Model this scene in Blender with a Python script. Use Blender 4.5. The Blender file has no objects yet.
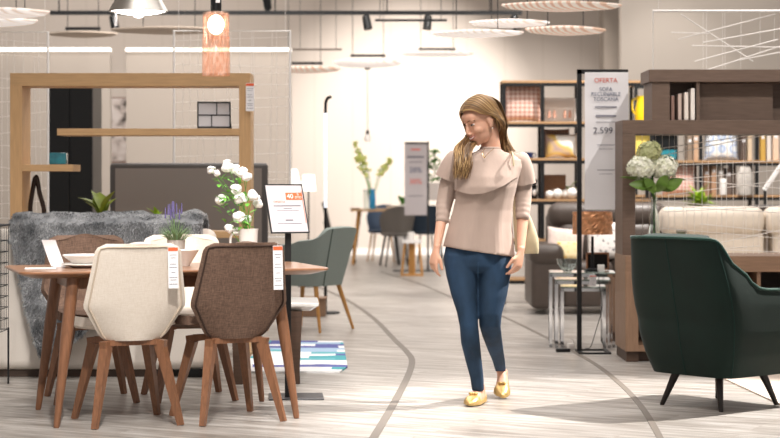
import bpy, bmesh, math, random
from mathutils import Vector, Matrix, noise
R = math.radians
PI = math.pi
rnd = random.Random(7)
F = 85 / 36 * 780
H = 1.18
C = bpy.context.scene.collection

def W(px, py, d):
    return Vector(((px - 390) * d / F, d, H - (py - 182) * d / F))
def FL(px, py):
    d = F * H / (py - 182)
    return Vector(((px - 390) * d / F, d, 0))
def lin(h):
    h = h.lstrip('#')
    out = []
    for i in (0, 2, 4):
        c = int(h[i:i + 2], 16) / 255
        out.append(c / 12.92 if c <= .04045 else ((c + .055) / 1.055) ** 2.4)
    return out
def lerp(a, b, t): return a + (b - a) * t
def interp(tab, x):
    if x <= tab[0][0]: return tab[0][1]
    for (a, va), (b, vb) in zip(tab, tab[1:]):
        if x <= b: return va + (vb - va) * (x - a) / (b - a)
    return tab[-1][1]
def smooth_path(pts, n=6):
    pts = [Vector(p) for p in pts]
    out = []
    for i in range(len(pts) - 1):
        p0 = pts[max(i - 1, 0)]; p1 = pts[i]; p2 = pts[i + 1]; p3 = pts[min(i + 2, len(pts) - 1)]
        for k in range(n):
            t = k / n
            out.append(.5 * ((2 * p1) + (p2 - p0) * t + (2 * p0 - 5 * p1 + 4 * p2 - p3) * t * t + (3 * p1 - p0 - 3 * p2 + p3) * t ** 3))
    out.append(pts[-1])
    return out

# ---------------------------------------------------------------- materials
def M(name, hexc, rough=.6, metal=0., var=0., scale=20., stretch=(1, 1, 1), bump=0., bscale=None, hex2=None,
      trans=0., ior=1.45, emit=0., emit_hex=None, sheen=0., coat=0., alpha=1., detail=4, sss=0., rotz=0.):
    m = bpy.data.materials.new(name); m.use_nodes = True
    nt = m.node_tree; b = nt.nodes['Principled BSDF']
    b.inputs['Roughness'].default_value = rough
    b.inputs['Metallic'].default_value = metal
    b.inputs['IOR'].default_value = ior
    b.inputs['Transmission Weight'].default_value = trans
    b.inputs['Alpha'].default_value = alpha
    if sheen: b.inputs['Sheen Weight'].default_value = sheen; b.inputs['Sheen Roughness'].default_value = .4
    if coat: b.inputs['Coat Weight'].default_value = coat
    if sss: b.inputs['Subsurface Weight'].default_value = sss; b.inputs['Subsurface Radius'].default_value = (.01, .004, .002)
    c = lin(hexc)
    b.inputs['Base Color'].default_value = c + [1]
    if emit:
        b.inputs['Emission Color'].default_value = lin(emit_hex or hexc) + [1]
        b.inputs['Emission Strength'].default_value = emit
    if var or hex2 or bump:
        tc = nt.nodes.new('ShaderNodeTexCoord'); mp = nt.nodes.new('ShaderNodeMapping')
        mp.inputs['Scale'].default_value = stretch
        mp.inputs['Rotation'].default_value = (0, 0, rotz)
        nt.links.new(tc.outputs['Object'], mp.inputs['Vector'])
    if var or hex2:
        n = nt.nodes.new('ShaderNodeTexNoise'); n.inputs['Scale'].default_value = scale; n.inputs['Detail'].default_value = detail
        nt.links.new(mp.outputs['Vector'], n.inputs['Vector'])
        r = nt.nodes.new('ShaderNodeValToRGB')
        r.color_ramp.elements[0].position = .3; r.color_ramp.elements[1].position = .7
        c2 = lin(hex2) if hex2 else [min(1, x * (1 + var)) for x in c]
        c1 = c if hex2 else [x * (1 - var) for x in c]
        r.color_ramp.elements[0].color = c1 + [1]; r.color_ramp.elements[1].color = c2 + [1]
        nt.links.new(n.outputs['Fac'], r.inputs['Fac']); nt.links.new(r.outputs['Color'], b.inputs['Base Color'])
    if bump:
        n2 = nt.nodes.new('ShaderNodeTexNoise'); n2.inputs['Scale'].default_value = bscale or scale; n2.inputs['Detail'].default_value = 3
        nt.links.new(mp.outputs['Vector'], n2.inputs['Vector'])
        bp = nt.nodes.new('ShaderNodeBump'); bp.inputs['Strength'].default_value = bump; bp.inputs['Distance'].default_value = .004
        nt.links.new(n2.outputs['Fac'], bp.inputs['Height']); nt.links.new(bp.outputs['Normal'], b.inputs['Normal'])
    return m

def ramp_mat(name, kind, stops, scale, stretch=(1, 1, 1), rot=(0, 0, 0), rough=.8, dist=0., dscale=1., const=False, coords='Object', emit=0):
    """pattern material: a wave / voronoi / checker / brick texture through a colour ramp"""
    m = bpy.data.materials.new(name); m.use_nodes = True
    nt = m.node_tree; b = nt.nodes['Principled BSDF']; b.inputs['Roughness'].default_value = rough
    tc = nt.nodes.new('ShaderNodeTexCoord'); mp = nt.nodes.new('ShaderNodeMapping')
    mp.inputs['Scale'].default_value = stretch; mp.inputs['Rotation'].default_value = rot
    nt.links.new(tc.outputs[coords], mp.inputs['Vector'])
    if kind == 'wave':
        t = nt.nodes.new('ShaderNodeTexWave'); t.inputs['Scale'].default_value = scale
        t.inputs['Distortion'].default_value = dist; t.inputs['Detail Scale'].default_value = dscale; o = 'Fac'
    elif kind == 'voronoi':
        t = nt.nodes.new('ShaderNodeTexVoronoi'); t.inputs['Scale'].default_value = scale; t.inputs['Randomness'].default_value = dist; o = 'Distance'
    elif kind == 'checker':
        t = nt.nodes.new('ShaderNodeTexChecker'); t.inputs['Scale'].default_value = scale; o = 'Fac'
    else:
        t = nt.nodes.new('ShaderNodeTexNoise'); t.inputs['Scale'].default_value = scale; t.inputs['Detail'].default_value = 2; o = 'Fac'
    nt.links.new(mp.outputs['Vector'], t.inputs['Vector'])
    r = nt.nodes.new('ShaderNodeValToRGB')
    if const: r.color_ramp.interpolation = 'CONSTANT'
    while len(r.color_ramp.elements) < len(stops): r.color_ramp.elements.new(.5)
    for e, (p, h) in zip(r.color_ramp.elements, stops):
        e.position = p; e.color = lin(h) + [1]
    nt.links.new(t.outputs[o], r.inputs['Fac']); nt.links.new(r.outputs['Color'], b.inputs['Base Color'])
    if emit:
        nt.links.new(r.outputs['Color'], b.inputs['Emission Color']); b.inputs['Emission Strength'].default_value = emit
    return m

def weave(m, c1, c2, sc=55.):
    """cross-woven threads: two noises stretched along x and z"""
    nt = m.node_tree; N = nt.nodes; L = nt.links; b = N['Principled BSDF']
    tc = N.new('ShaderNodeTexCoord'); outs = []
    for st in ((.12, .5, 1.6), (1.6, .5, .12)):
        mp = N.new('ShaderNodeMapping'); mp.inputs['Scale'].default_value = st; L.new(tc.outputs['Object'], mp.inputs['Vector'])
        n = N.new('ShaderNodeTexNoise'); n.inputs['Scale'].default_value = sc * 2.2; n.inputs['Detail'].default_value = 3; L.new(mp.outputs['Vector'], n.inputs['Vector']); outs.append(n.outputs['Fac'])
    ad = N.new('ShaderNodeMath'); ad.operation = 'ADD'; L.new(outs[0], ad.inputs[0]); L.new(outs[1], ad.inputs[1])
    hf = N.new('ShaderNodeMath'); hf.operation = 'MULTIPLY'; hf.inputs[1].default_value = .5; L.new(ad.outputs[0], hf.inputs[0])
    r = N.new('ShaderNodeValToRGB'); r.color_ramp.elements[0].position = .38; r.color_ramp.elements[1].position = .62
    r.color_ramp.elements[0].color = lin(c1) + [1]; r.color_ramp.elements[1].color = lin(c2) + [1]
    L.new(hf.outputs[0], r.inputs['Fac']); L.new(r.outputs['Color'], b.inputs['Base Color'])
    bp = N.new('ShaderNodeBump'); bp.inputs['Strength'].default_value = .3; bp.inputs['Distance'].default_value = .003
    L.new(hf.outputs[0], bp.inputs['Height']); L.new(bp.outputs['Normal'], b.inputs['Normal'])
    return m

# ---------------------------------------------------------------- mesh builder
class MB:
    def __init__(s): s.bm = bmesh.new()
    def add(s, vs, fs):
        v = [s.bm.verts.new(p) for p in vs]
        for f in fs:
            try: s.bm.faces.new([v[i] for i in f])
            except ValueError: pass
        return v
    def box(s, c, size, rot=None, bev=0., seg=2):
        m = Matrix.Translation(Vector(c))
        if rot is not None: m = m @ rot.to_4x4()
        m = m @ Matrix.Diagonal((*size, 1))
        r = bmesh.ops.create_cube(s.bm, size=1, matrix=m)
        if bev:
            es = list({e for v in r['verts'] for e in v.link_edges})
            bmesh.ops.bevel(s.bm, geom=es, offset=bev, segments=seg, affect='EDGES', profile=.5, clamp_overlap=True)
        return s
    def span(s, a, b, bev=0., seg=2):
        a = Vector(a); b = Vector(b)
        return s.box((a + b) / 2, [max(abs(x), 1e-4) for x in (b - a)], None, bev, seg)
    def loft(s, rings, closed=False, cap=True):
        n = len(rings[0]); vs = [p for r in rings for p in r]; fs = []
        m = len(rings)
        for i in range(m if closed else m - 1):
            for j in range(n):
                a = i * n + j; b = i * n + (j + 1) % n; k = (i + 1) % m
                fs.append((a, b, k * n + (j + 1) % n, k * n + j))
        if cap and not closed:
            fs.append(tuple(reversed(range(n)))); fs.append(tuple(range((m - 1) * n, m * n)))
        s.add(vs, fs); return s
    def tube(s, path, r, n=8, cap=True, flat=None, up=None, closed=False):
        """r: number or list; flat: second radius (number or list) along the 'up' reference"""
        P = [Vector(p) for p in path]; m = len(P)
        rr = r if isinstance(r, (list, tuple)) else [r] * m
        ff = rr if flat is None else (flat if isinstance(flat, (list, tuple)) else [flat] * m)
        ref = Vector(up) if up else None
        rings = []; prev = None
        for i in range(m):
            if closed: t = P[(i + 1) % m] - P[i - 1]
            else: t = P[min(i + 1, m - 1)] - P[max(i - 1, 0)]
            if t.length < 1e-9: t = Vector((0, 0, 1))
            t.normalize()
            if ref is not None: nrm = ref
            elif prev is None: nrm = Vector((0, 0, 1)) if abs(t.z) < .9 else Vector((1, 0, 0))
            else: nrm = prev
            b = nrm - t * nrm.dot(t)
            if b.length < 1e-6: b = t.orthogonal()
            b.normalize(); prev = b
            a = t.cross(b)
            rings.append([P[i] + a * (rr[i] * math.cos(2 * PI * k / n)) + b * (ff[i] * math.sin(2 * PI * k / n)) for k in range(n)])
        return s.loft(rings, closed=closed, cap=cap)
    def cyl(s, a, b, r0, r1=None, n=16):
        return s.tube([a, b], [r0, r0 if r1 is None else r1], n)
    def bar(s, a, b, w, h, w2=None, h2=None, up=(0, 0, 1)):
        """rectangular bar from a to b"""
        a = Vector(a); b = Vector(b); t = (b - a).normalized(); u = Vector(up)
        u = u - t * u.dot(t)
        if u.length < 1e-6: u = t.orthogonal()
        u.normalize(); x = t.cross(u); w2 = w if w2 is None else w2; h2 = h if h2 is None else h2
        q = ((-1, -1), (1, -1), (1, 1), (-1, 1))
        return s.loft([[a + x * (i * w / 2) + u * (j * h / 2) for i, j in q], [b + x * (i * w2 / 2) + u * (j * h2 / 2) for i, j in q]])
    def lathe(s, prof, c=(0, 0, 0), n=24, cap=True, mat=None, sx=1., sy=1.):
        c = Vector(c); rings = []
        for r, z in prof:
            ring = [Vector((r * sx * math.cos(2 * PI * k / n), r * sy * math.sin(2 * PI * k / n), z)) for k in range(n)]
            if mat is not None: ring = [mat @ p for p in ring]
            rings.append([p + c for p in ring])
        return s.loft(rings, cap=cap)
    def sph(s, c, r, n=16, m=10, rot=None, p=1.):
        c = Vector(c); r = (r, r, r) if isinstance(r, (int, float)) else r
        def sp(x): return math.copysign(abs(x) ** p, x)
        rings = []
        for i in range(1, m):
            th = -PI / 2 + PI * i / m
            ring = [Vector((r[0] * sp(math.cos(th)) * sp(math.cos(2 * PI * k / n)), r[1] * sp(math.cos(th)) * sp(math.sin(2 * PI * k / n)), r[2] * sp(math.sin(th)))) for k in range(n)]
            if rot is not None: ring = [rot @ q for q in ring]
            rings.append([q + c for q in ring])
        return s.loft(rings)
    def prism(s, pts, z0, z1, mat=None):
        f = (lambda p: mat @ p) if mat is not None else (lambda p: p)
        return s.loft([[f(Vector((x, y, z0))) for x, y in pts], [f(Vector((x, y, z1))) for x, y in pts]])
    def sheet(s, fn, nu, nv, th=.01):
        """thick sheet: fn(u, v) -> point, u, v in 0..1; thickness grows to the side of the normal"""
        P = [[Vector(fn(i / nu, j / nv)) for i in range(nu + 1)] for j in range(nv + 1)]
        Q = []
        for j in range(nv + 1):
            row = []
            for i in range(nu + 1):
                du = P[j][min(i + 1, nu)] - P[j][max(i - 1, 0)]; dv = P[min(j + 1, nv)][i] - P[max(j - 1, 0)][i]
                nn = du.cross(dv)
                if nn.length > 1e-12: nn.normalize()
                row.append(P[j][i] + nn * th)
            Q.append(row)
        w = nu + 1; N = w * (nv + 1)
        vs = [p for r in P for p in r] + [p for r in Q for p in r]; fs = []
        for j in range(nv):
            for i in range(nu):
                a = j * w + i
                fs.append((a + w, a + w + 1, a + 1, a)); fs.append((N + a, N + a + 1, N + a + w + 1, N + a + w))
        for i in range(nu):
            a = i; fs.append((a, a + 1, N + a + 1, N + a)); b = nv * w + i; fs.append((b + 1, b, N + b, N + b + 1))
        for j in range(nv):
            a = j * w; fs.append((a + w, a, N + a, N + a + w)); b = a + nu; fs.append((b, b + w, N + b + w, N + b))
        s.add(vs, fs); return s
    def cushion(s, w, h, t, n=14, mat=None, pinch=.06):
        """pillow in its own x-z plane, thickness along y"""
        f = (lambda p: mat @ p) if mat is not None else (lambda p: p)
        for side in (1, -1):
            vs = []; fs = []
            for j in range(n + 1):
                for i in range(n + 1):
                    u = i / n * 2 - 1; v = j / n * 2 - 1
                    x = u * w / 2 * (1 - pinch * (1 - v * v)); z = v * h / 2 * (1 - pinch * (1 - u * u))
                    y = side * t / 2 * ((1 - u ** 4) * (1 - v ** 4)) ** .5
                    vs.append(f(Vector((x, y, z + h / 2))))
            for j in range(n):
                for i in range(n):
                    a = j * (n + 1) + i; q = (a, a + 1, a + n + 2, a + n + 1)
                    fs.append(q if side < 0 else q[::-1])
            s.add(vs, fs)
        return s
    def build(s, name, mat, parent=None, smooth=True, angle=40, weld=True, loc=None, rz=0.):
        if weld: bmesh.ops.remove_doubles(s.bm, verts=s.bm.verts, dist=1e-5)
        bmesh.ops.recalc_face_normals(s.bm, faces=s.bm.faces)
        me = bpy.data.meshes.new(name); s.bm.to_mesh(me); s.bm.free()
        if smooth:
            me.polygons.foreach_set('use_smooth', [True] * len(me.polygons)); me.set_sharp_from_angle(angle=R(angle))
        o = bpy.data.objects.new(name, me); C.objects.link(o)
        if mat: me.materials.append(mat)
        if parent is not None: o.parent = parent
        if loc is not None: o.location = loc
        o.rotation_euler.z = rz
        return o

def tag(o, label=None, cat=None, group=None, kind=None):
    if label: o['label'] = label
    if cat: o['category'] = cat
    if group: o['group'] = group
    if kind: o['kind'] = kind
    return o
def thing(name, label, cat, loc=(0, 0, 0), rz=0., group=None):
    o = bpy.data.objects.new(name, None); C.objects.link(o)
    o.location = loc; o.rotation_euler.z = rz
    return tag(o, label, cat, group)
def struct(name, mb, mat, **k):
    return tag(mb.build(name, mat, **k), kind='structure')
def copy_tree(o, parent=None):
    c = o.copy(); C.objects.link(c)
    if parent is not None: c.parent = parent
    for ch in list(o.children): copy_tree(ch, c)
    return c
def paint(o, m):
    """give a copied part its own material"""
    o.data = o.data.copy(); o.data.materials.clear(); o.data.materials.append(m)
def lettering(s, parent, loc, size, mat, rot=(PI / 2, 0, 0), align='CENTER', name='lettering', ext=.0004):
    cu = bpy.data.curves.new(name, 'FONT'); cu.body = s; cu.size = size; cu.align_x = align; cu.extrude = ext
    cu.materials.append(mat)
    tmp = bpy.data.objects.new(name, cu); C.objects.link(tmp); bpy.context.view_layer.update()
    me = bpy.data.meshes.new_from_object(tmp.evaluated_get(bpy.context.evaluated_depsgraph_get())); bpy.data.objects.remove(tmp)
    o = bpy.data.objects.new(name, me); C.objects.link(o); o.parent = parent; o.location = loc; o.rotation_euler = rot
    return o

# ---------------------------------------------------------------- palette
m_panel = M('beige_panel', '#b9aea3', .8)
m_white = M('white_paint', '#ece8e4', .5)
m_whitem = M('white_metal', '#f2efec', .35)
m_black = M('black_metal', '#161719', .45)
m_blacks = M('black_plastic', '#0c0d0f', .3)
m_chrome = M('chrome', '#e8e8ea', .08, 1.)
m_oak = M('oak_light', '#c29d72', .5, var=.10, scale=6, stretch=(1, 8, 14), bump=.05, bscale=20)
m_oakleg = M('oak_leg', '#b98648', .45, var=.12, scale=8, stretch=(14, 14, 1.5))
m_walnut = M('teak', '#835a40', .38, var=.2, scale=6, stretch=(16, 16, 1.4), coat=.15)
m_teaktop = M('teak_top', '#94694c', .3, var=.18, scale=5, stretch=(1.2, 16, 16), coat=.2)
m_cream = weave(M('cream_linen', '#e6dacb', .9), '#e0d4c5', '#ece2d6', 100.)
m_brown = weave(M('brown_weave', '#705849', .9), '#58443a', '#7a6151', 90.)
m_creampipe = M('cream_piping', '#cbbba8', .9)
m_brownpipe = M('brown_piping', '#3d2d25', .9)
m_paper = M('paper_white', '#eceaec', .7)
m_sheet = M('sign_sheet', '#c9c3c5', .6)
m_orange = M('print_orange', '#e8663a', .6)
m_red = M('print_red', '#d9604e', .6)
m_ink = M('print_ink', '#4d4d5c', .6)
m_inkb = M('print_blue_ink', '#46506e', .6)
m_china = M('white_china', '#efebe6', .2, coat=.4)
m_leaf = M('leaf_green', '#5c9a34', .5, var=.3, scale=30)
m_leafd = M('leaf_dark', '#3d6a26', .5, var=.3, scale=30)
m_petal = M('white_petal', '#faf9f6', .7)
m_glass = M('clear_glass', '#eef4f2', .03, trans=1., ior=1.45)
m_dwood = M('dark_walnut', '#4d3a2e', .5, var=.2, scale=5, stretch=(1.2, 14, 14))
m_unit = M('walnut_unit', '#8b6e58', .5, var=.14, scale=5, stretch=(1.5, 10, 14), bump=.05, bscale=20)
m_unitv = M('walnut_unit_upright', '#8b6e58', .5, var=.14, scale=5, stretch=(14, 10, 1.5), bump=.05, bscale=20)
m_unitd = M('grey_brown_unit', '#6a574b', .5, var=.16, scale=5, stretch=(1.5, 10, 14))
# ================================================================ setting
def floor_mat():
    m = bpy.data.materials.new('whitewashed_planks'); m.use_nodes = True
    nt = m.node_tree; N = nt.nodes; L = nt.links; b = N['Principled BSDF']
    tc = N.new('ShaderNodeTexCoord'); mp = N.new('ShaderNodeMapping'); mp.inputs['Rotation'].default_value = (0, 0, R(28))
    L.new(tc.outputs['Object'], mp.inputs['Vector'])
    br = N.new('ShaderNodeTexBrick'); br.inputs['Scale'].default_value = 1.
    br.inputs['Brick Width'].default_value = 1.3; br.inputs['Row Height'].default_value = .19
    br.inputs['Mortar Size'].default_value = .0025; br.offset = .37
    br.inputs['Color1'].default_value = (0, 0, 0, 1); br.inputs['Color2'].default_value = (1, 1, 1, 1); br.inputs['Mortar'].default_value = (.5, .5, .5, 1)
    L.new(mp.outputs['Vector'], br.inputs['Vector'])
    st = N.new('ShaderNodeMapping'); st.inputs['Scale'].default_value = (.9, 9, 1); L.new(mp.outputs['Vector'], st.inputs['Vector'])
    n1 = N.new('ShaderNodeTexNoise'); n1.inputs['Scale'].default_value = 2.2; n1.inputs['Detail'].default_value = 6; n1.inputs['Roughness'].default_value = .62
    add = N.new('ShaderNodeVectorMath'); add.operation = 'ADD'; L.new(st.outputs['Vector'], add.inputs[0]); L.new(br.outputs['Color'], add.inputs[1]); L.new(add.outputs['Vector'], n1.inputs['Vector'])
    cr = N.new('ShaderNodeValToRGB'); e = cr.color_ramp.elements
    e[0].position = .26; e[0].color = lin('#6f6963') + [1]; e[1].position = .62; e[1].color = lin('#c0bcb7') + [1]
    k = e.new(.44); k.color = lin('#948d86') + [1]
    L.new(n1.outputs['Fac'], cr.inputs['Fac'])
    n2 = N.new('ShaderNodeTexNoise'); n2.inputs['Scale'].default_value = 1.1; n2.inputs['Detail'].default_value = 3; L.new(mp.outputs['Vector'], n2.inputs['Vector'])
    r2 = N.new('ShaderNodeValToRGB'); r2.color_ramp.elements[0].position = .3; r2.color_ramp.elements[1].position = .7
    r2.color_ramp.elements[0].color = (.8, .8, .8, 1); r2.color_ramp.elements[1].color = (1, 1, 1, 1); L.new(n2.outputs['Fac'], r2.inputs['Fac'])
    mx = N.new('ShaderNodeMix'); mx.data_type = 'RGBA'; mx.blend_type = 'MULTIPLY'; mx.inputs['Factor'].default_value = 1
    L.new(cr.outputs['Color'], mx.inputs['A']); L.new(r2.outputs['Color'], mx.inputs['B'])
    mo = N.new('ShaderNodeMix'); mo.data_type = 'RGBA'; mo.inputs['B'].default_value = lin('#8d8178') + [1]
    sc = N.new('ShaderNodeMath'); sc.operation = 'MULTIPLY'; sc.inputs[1].default_value = .55; L.new(br.outputs['Fac'], sc.inputs[0]); L.new(sc.outputs[0], mo.inputs['Factor'])
    L.new(mx.outputs['Result'], mo.inputs['A']); L.new(mo.outputs['Result'], b.inputs['Base Color'])
    b.inputs['Roughness'].default_value = .34; b.inputs['Specular IOR Level'].default_value = .45
    bp = N.new('ShaderNodeBump'); bp.inputs['Strength'].default_value = .12; bp.inputs['Distance'].default_value = .003
    L.new(n1.outputs['Fac'], bp.inputs['Height']); L.new(bp.outputs['Normal'], b.inputs['Normal'])
    return m

def joint_wall_mat():
    """painted wall boards with fine upright joints"""
    m = bpy.data.materials.new('jointed_wall_boards'); m.use_nodes = True
    nt = m.node_tree; N = nt.nodes; L = nt.links; b = N['Principled BSDF']; b.inputs['Roughness'].default_value = .9
    tc = N.new('ShaderNodeTexCoord'); sp = N.new('ShaderNodeSeparateXYZ'); L.new(tc.outputs['Object'], sp.inputs[0])
    mu = N.new('ShaderNodeMath'); mu.operation = 'MULTIPLY'; mu.inputs[1].default_value = 1 / .62; L.new(sp.outputs['X'], mu.inputs[0])
    fr = N.new('ShaderNodeMath'); fr.operation = 'FRACT'; L.new(mu.outputs[0], fr.inputs[0])
    lt = N.new('ShaderNodeMath'); lt.operation = 'LESS_THAN'; lt.inputs[1].default_value = .035; L.new(fr.outputs[0], lt.inputs[0])
    mx = N.new('ShaderNodeMix'); mx.data_type = 'RGBA'; mx.inputs['A'].default_value = lin('#cbc0b6') + [1]; mx.inputs['B'].default_value = lin('#c4b9ae') + [1]
    L.new(lt.outputs[0], mx.inputs['Factor']); L.new(mx.outputs['Result'], b.inputs['Base Color'])
    return m

struct('floor', MB().span((-9, -.5, -.1), (11, 30.4, 0)), floor_mat())
struct('ceiling', MB().span((-9, 3.5, 5.2), (11, 30.4, 5.3)), M('ceiling_grey', '#b9aca0', .9))
struct('wall_back', MB().span((-9, 30, 0), (11, 30.3, 5.2)), joint_wall_mat())
# display partitions with a light cove along their tops (left of the aisle)
m_strip = M('cove_light', '#fff4e6', .5, emit=1.8, emit_hex='#fffaf4')
def partition(name, x0, x1, d, top):
    o = struct(name, MB().span((x0, d, 0), (x1, d + .12, top)), m_panel)
    s = MB().span((x0, d - .05, top), (x1, d + .1, top + .034)).build('light_strip', m_strip, o, smooth=False)
    tag(s, kind='structure')
    return o
px = lambda p, d: (p - 390) * d / F
partition('wall_partition_left', px(-80, 20), px(110, 20), 20, 2.6)
partition('wall_partition_middle', px(126, 20), px(291, 20), 20.02, 2.6)
struct('wall_pillar', MB().span((px(604, 28), 28, 0), (px(622, 28), 28.6, 5.2)), M('grey_concrete', '#8d8379', .9, var=.08, scale=3))
struct('wall_right', MB().span((px(621, 26.5), 26.5, 0), (px(880, 26.5), 26.7, 5.2)), M('pale_paint', '#d3c9be', .9))
struct('baseboard_back', MB().span((-9, 29.97, 0), (11, 30, .1)), m_white)

m_trim = M('strip_taupe', '#6f675f', .5)
def strip(name, pts, w):
    P = smooth_path([FL(*p) for p in pts], 8); mb = MB()
    def fn(u, v):
        i = min(int(round(v * (len(P) - 1))), len(P) - 1)
        t = (P[min(i + 1, len(P) - 1)] - P[max(i - 1, 0)]).normalized(); s = Vector((t.y, -t.x, 0))
        q = P[i] + s * (w * (u - .5)); q.z = .0006
        return q
    mb.sheet(fn, 1, len(P) - 1, .0018)
    return struct(name, mb, m_trim)
strip('trim_1', [(318, 287), (345, 299), (372, 317), (394, 339), (407, 352), (412, 361), (408, 376), (393, 405), (376, 434), (366, 450)], .042)
strip('trim_2', [(381, 272), (420, 284), (455, 299), (500, 315.5), (545, 337), (590, 361), (618, 382), (640, 405), (658, 434), (664, 452)], .034)

# ================================================================ dining set
TR = R(17.5)
Tc = Vector((-1.145, 9.37, 0)); ct, stt = math.cos(TR), math.sin(TR)
def T(x, y, z=0): return Vector((Tc.x + x * ct - y * stt, Tc.y + x * stt + y * ct, z))
def rrect(hx, hy, r, n=5):
    out = []
    for cx, cy, a0 in ((hx - r, hy - r, 0), (-hx + r, hy - r, 90), (-hx + r, -hy + r, 180), (hx - r, -hy + r, 270)):
        for k in range(n + 1):
            a = R(a0 + 90 * k / n); out.append((cx + r * math.cos(a), cy + r * math.sin(a)))
    return out
tb = thing('dining_table', 'long teak dining table with tapered splayed legs and four chairs around it', 'table', Tc, TR)
mb = MB()
mb.loft([[Vector((x, y, z)) for x, y in rrect(.77 - i, .395 - i, .07)] for i, z in ((.07, .715), (.012, .733), (0, .739), (0, .746), (.004, .75))])
mb.build('tabletop', m_teaktop, tb, angle=25)
mb = MB()
for s in (-1, 1):
    mb.span((-.5, s * .27 - .012, .66), (.5, s * .27 + .012, .716)); mb.span((s * .5 - .012, -.27, .66), (s * .5 + .012, .27, .716))
mb.build('apron', m_walnut, tb, smooth=False)
for sx in (-1, 1):
    for sy in (-1, 1):
        a = Vector((sx * .595, sy * .37, 0)); b = Vector((sx * .505, sy * .295, .716))
        mb = MB(); mb.tube([a, a.lerp(b, .02), a.lerp(b, .6), b], [.013, .0155, .03, .031], 16)
        mb.build('leg', m_walnut, tb)

def shell_w(v):
    w = interp([(0, .135), (.05, .165), (.36, .254), (.8, .220), (1, .208)], v)
    if v > .9: w -= .05 * (1 - math.sqrt(max(0, 1 - ((v - .9) / .1) ** 2)))
    return w
def shell_pt(u, v, off=0., k=1.):
    uu = (u * 2 - 1)
    w = shell_w(v) * k
    y = -.185 - .105 * v + .055 * uu * uu + .02 * (1 - v) ** 2 + off
    return Vector((uu * w, y, .412 + .473 * v))
def make_chair(fab, pipe, label):
    t = thing('dining_chair', label, 'chair', (0, 0, 0), 0, 'dining chairs around the table')
    mb = MB(); mb.sheet(lambda u, v: shell_pt(u, v), 16, 26, -.035)
    bk = mb.build('backrest', fab, t, angle=60)
    # piping seam a little in from the edge, both faces
    path = [shell_pt(.045, j / 20 * .93 + .02, -.003) for j in range(21)] + [shell_pt(.045 + .91 * i / 14, .965, -.003) for i in range(1, 14)] + [shell_pt(.955, .95 - j / 20 * .93, -.003) for j in range(21)]
    MB().tube(path, .0045, 6).build('piping', pipe, bk)
    def seat(u, v):
        uu = u * 2 - 1
        w = interp([(0, .15), (.25, .232), (.8, .24), (1, .2)], v)
        y = lerp(-.165, .245, v)
        z = .452 + .018 * abs(uu) ** 2 + .05 * max(0, abs(uu) - .6) ** 1.5 * (1 - v) + .035 * max(0, .2 - v) / .2 - .02 * max(0, v - .85) / .15
        return Vector((uu * w, y, z))
    mb = MB(); mb.sheet(seat, 14, 14, .045)
    mb.build('seat', fab, t, angle=60)
    for sx in (-1, 1):
        for sy in (-1, 1):
            a = Vector((sx * .212, sy * .222, 0)); b = Vector((sx * .135, sy * .13, .385)); c = Vector((sx * .12, sy * .115, .42))
            mb = MB(); d = (b - a).normalized(); up = Vector((sx, sy, 0))
            mb.bar(a, b, .026, .026, .046, .046, up=up)
            mb.build('leg', m_walnut, t, smooth=False)
    mb = MB()
    for sx in (-1, 1):
        for sy in (-1, 1):
            mb.bar((sx * .155, sy * .15, .392), (0, 0, .42), .04, .035, .045, .025)
    for sy in (-1, 1): mb.bar((-.13, sy * .125, .402), (.13, sy * .125, .402), .03, .028)
    mb.build('underframe', m_walnut, t, smooth=False)
    return t
c0 = make_chair(m_cream, m_creampipe, 'cream upholstered dining chair with its back to the camera, left of the brown one')
c0.location = (-1.294, 9.058, 0); c0.rotation_euler.z = R(22)
c1 = make_chair(m_brown, m_brownpipe, 'brown woven upholstered dining chair with its back to the camera, nearest the sign stand')
c1.location = (-.812, 9.185, 0); c1.rotation_euler.z = R(26)
c2 = copy_tree(c1); c2.location = (-1.62, 9.99, 0); c2.rotation_euler.z = R(197)
c2['label'] = 'brown dining chair facing the camera across the table, behind the curled white card'
c3 = copy_tree(c0); c3.location = (-1.10, 10.08, 0); c3.rotation_euler.z = R(197)
c3['label'] = 'cream dining chair on the far side of the table facing the camera, beside the lavender'

def price_tag(label, p, rz, h=.125, w=.036, tilt=0.):
    t = thing('hanging_tag', label, 'price tag', p, rz, 'hanging price tags')
    rot = Matrix.Rotation(tilt, 3, 'X')
    MB().box(rot @ Vector((0, 0, -h / 2)), (w, .0016, h), rot).build('card', m_paper, t, smooth=False)
    MB().box(rot @ Vector((0, -.0012, -h * .06)), (w * .96, .001, h * .09), rot).build('orange_band', m_orange, t, smooth=False)
    mb = MB()
    for k, (zz, ww) in enumerate(((.2, .7), (.27, .5), (.42, .6), (.5, .75), (.62, .4), (.74, .75), (.8, .6), (.9, .8))):
        mb.box(rot @ Vector((0, -.0012, -h * zz)), (w * ww, .0006, h * .012), rot)
    mb.build('fine_print', m_ink, t, smooth=False)
    MB().tube([(0, 0, 0), (.004, .004, .012), (0, .008, .022)], .0008, 5).build('string', m_white, t)
    return t
def on_chair(c, x, v, off):
    p = shell_pt(.5 + x / 2, v, -off)
    r = Matrix.Rotation(c.rotation_euler.z, 3, 'Z')
    return c.location + r @ p
price_tag('white price tag with orange band hanging on the cream chair back', on_chair(c0, .80, .965, .022), R(22), .20, .05, tilt=-.05)
price_tag('white price tag with orange band hanging on the brown chair back', on_chair(c1, .80, .965, .022), R(26), .215, .05, tilt=-.05)

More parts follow.
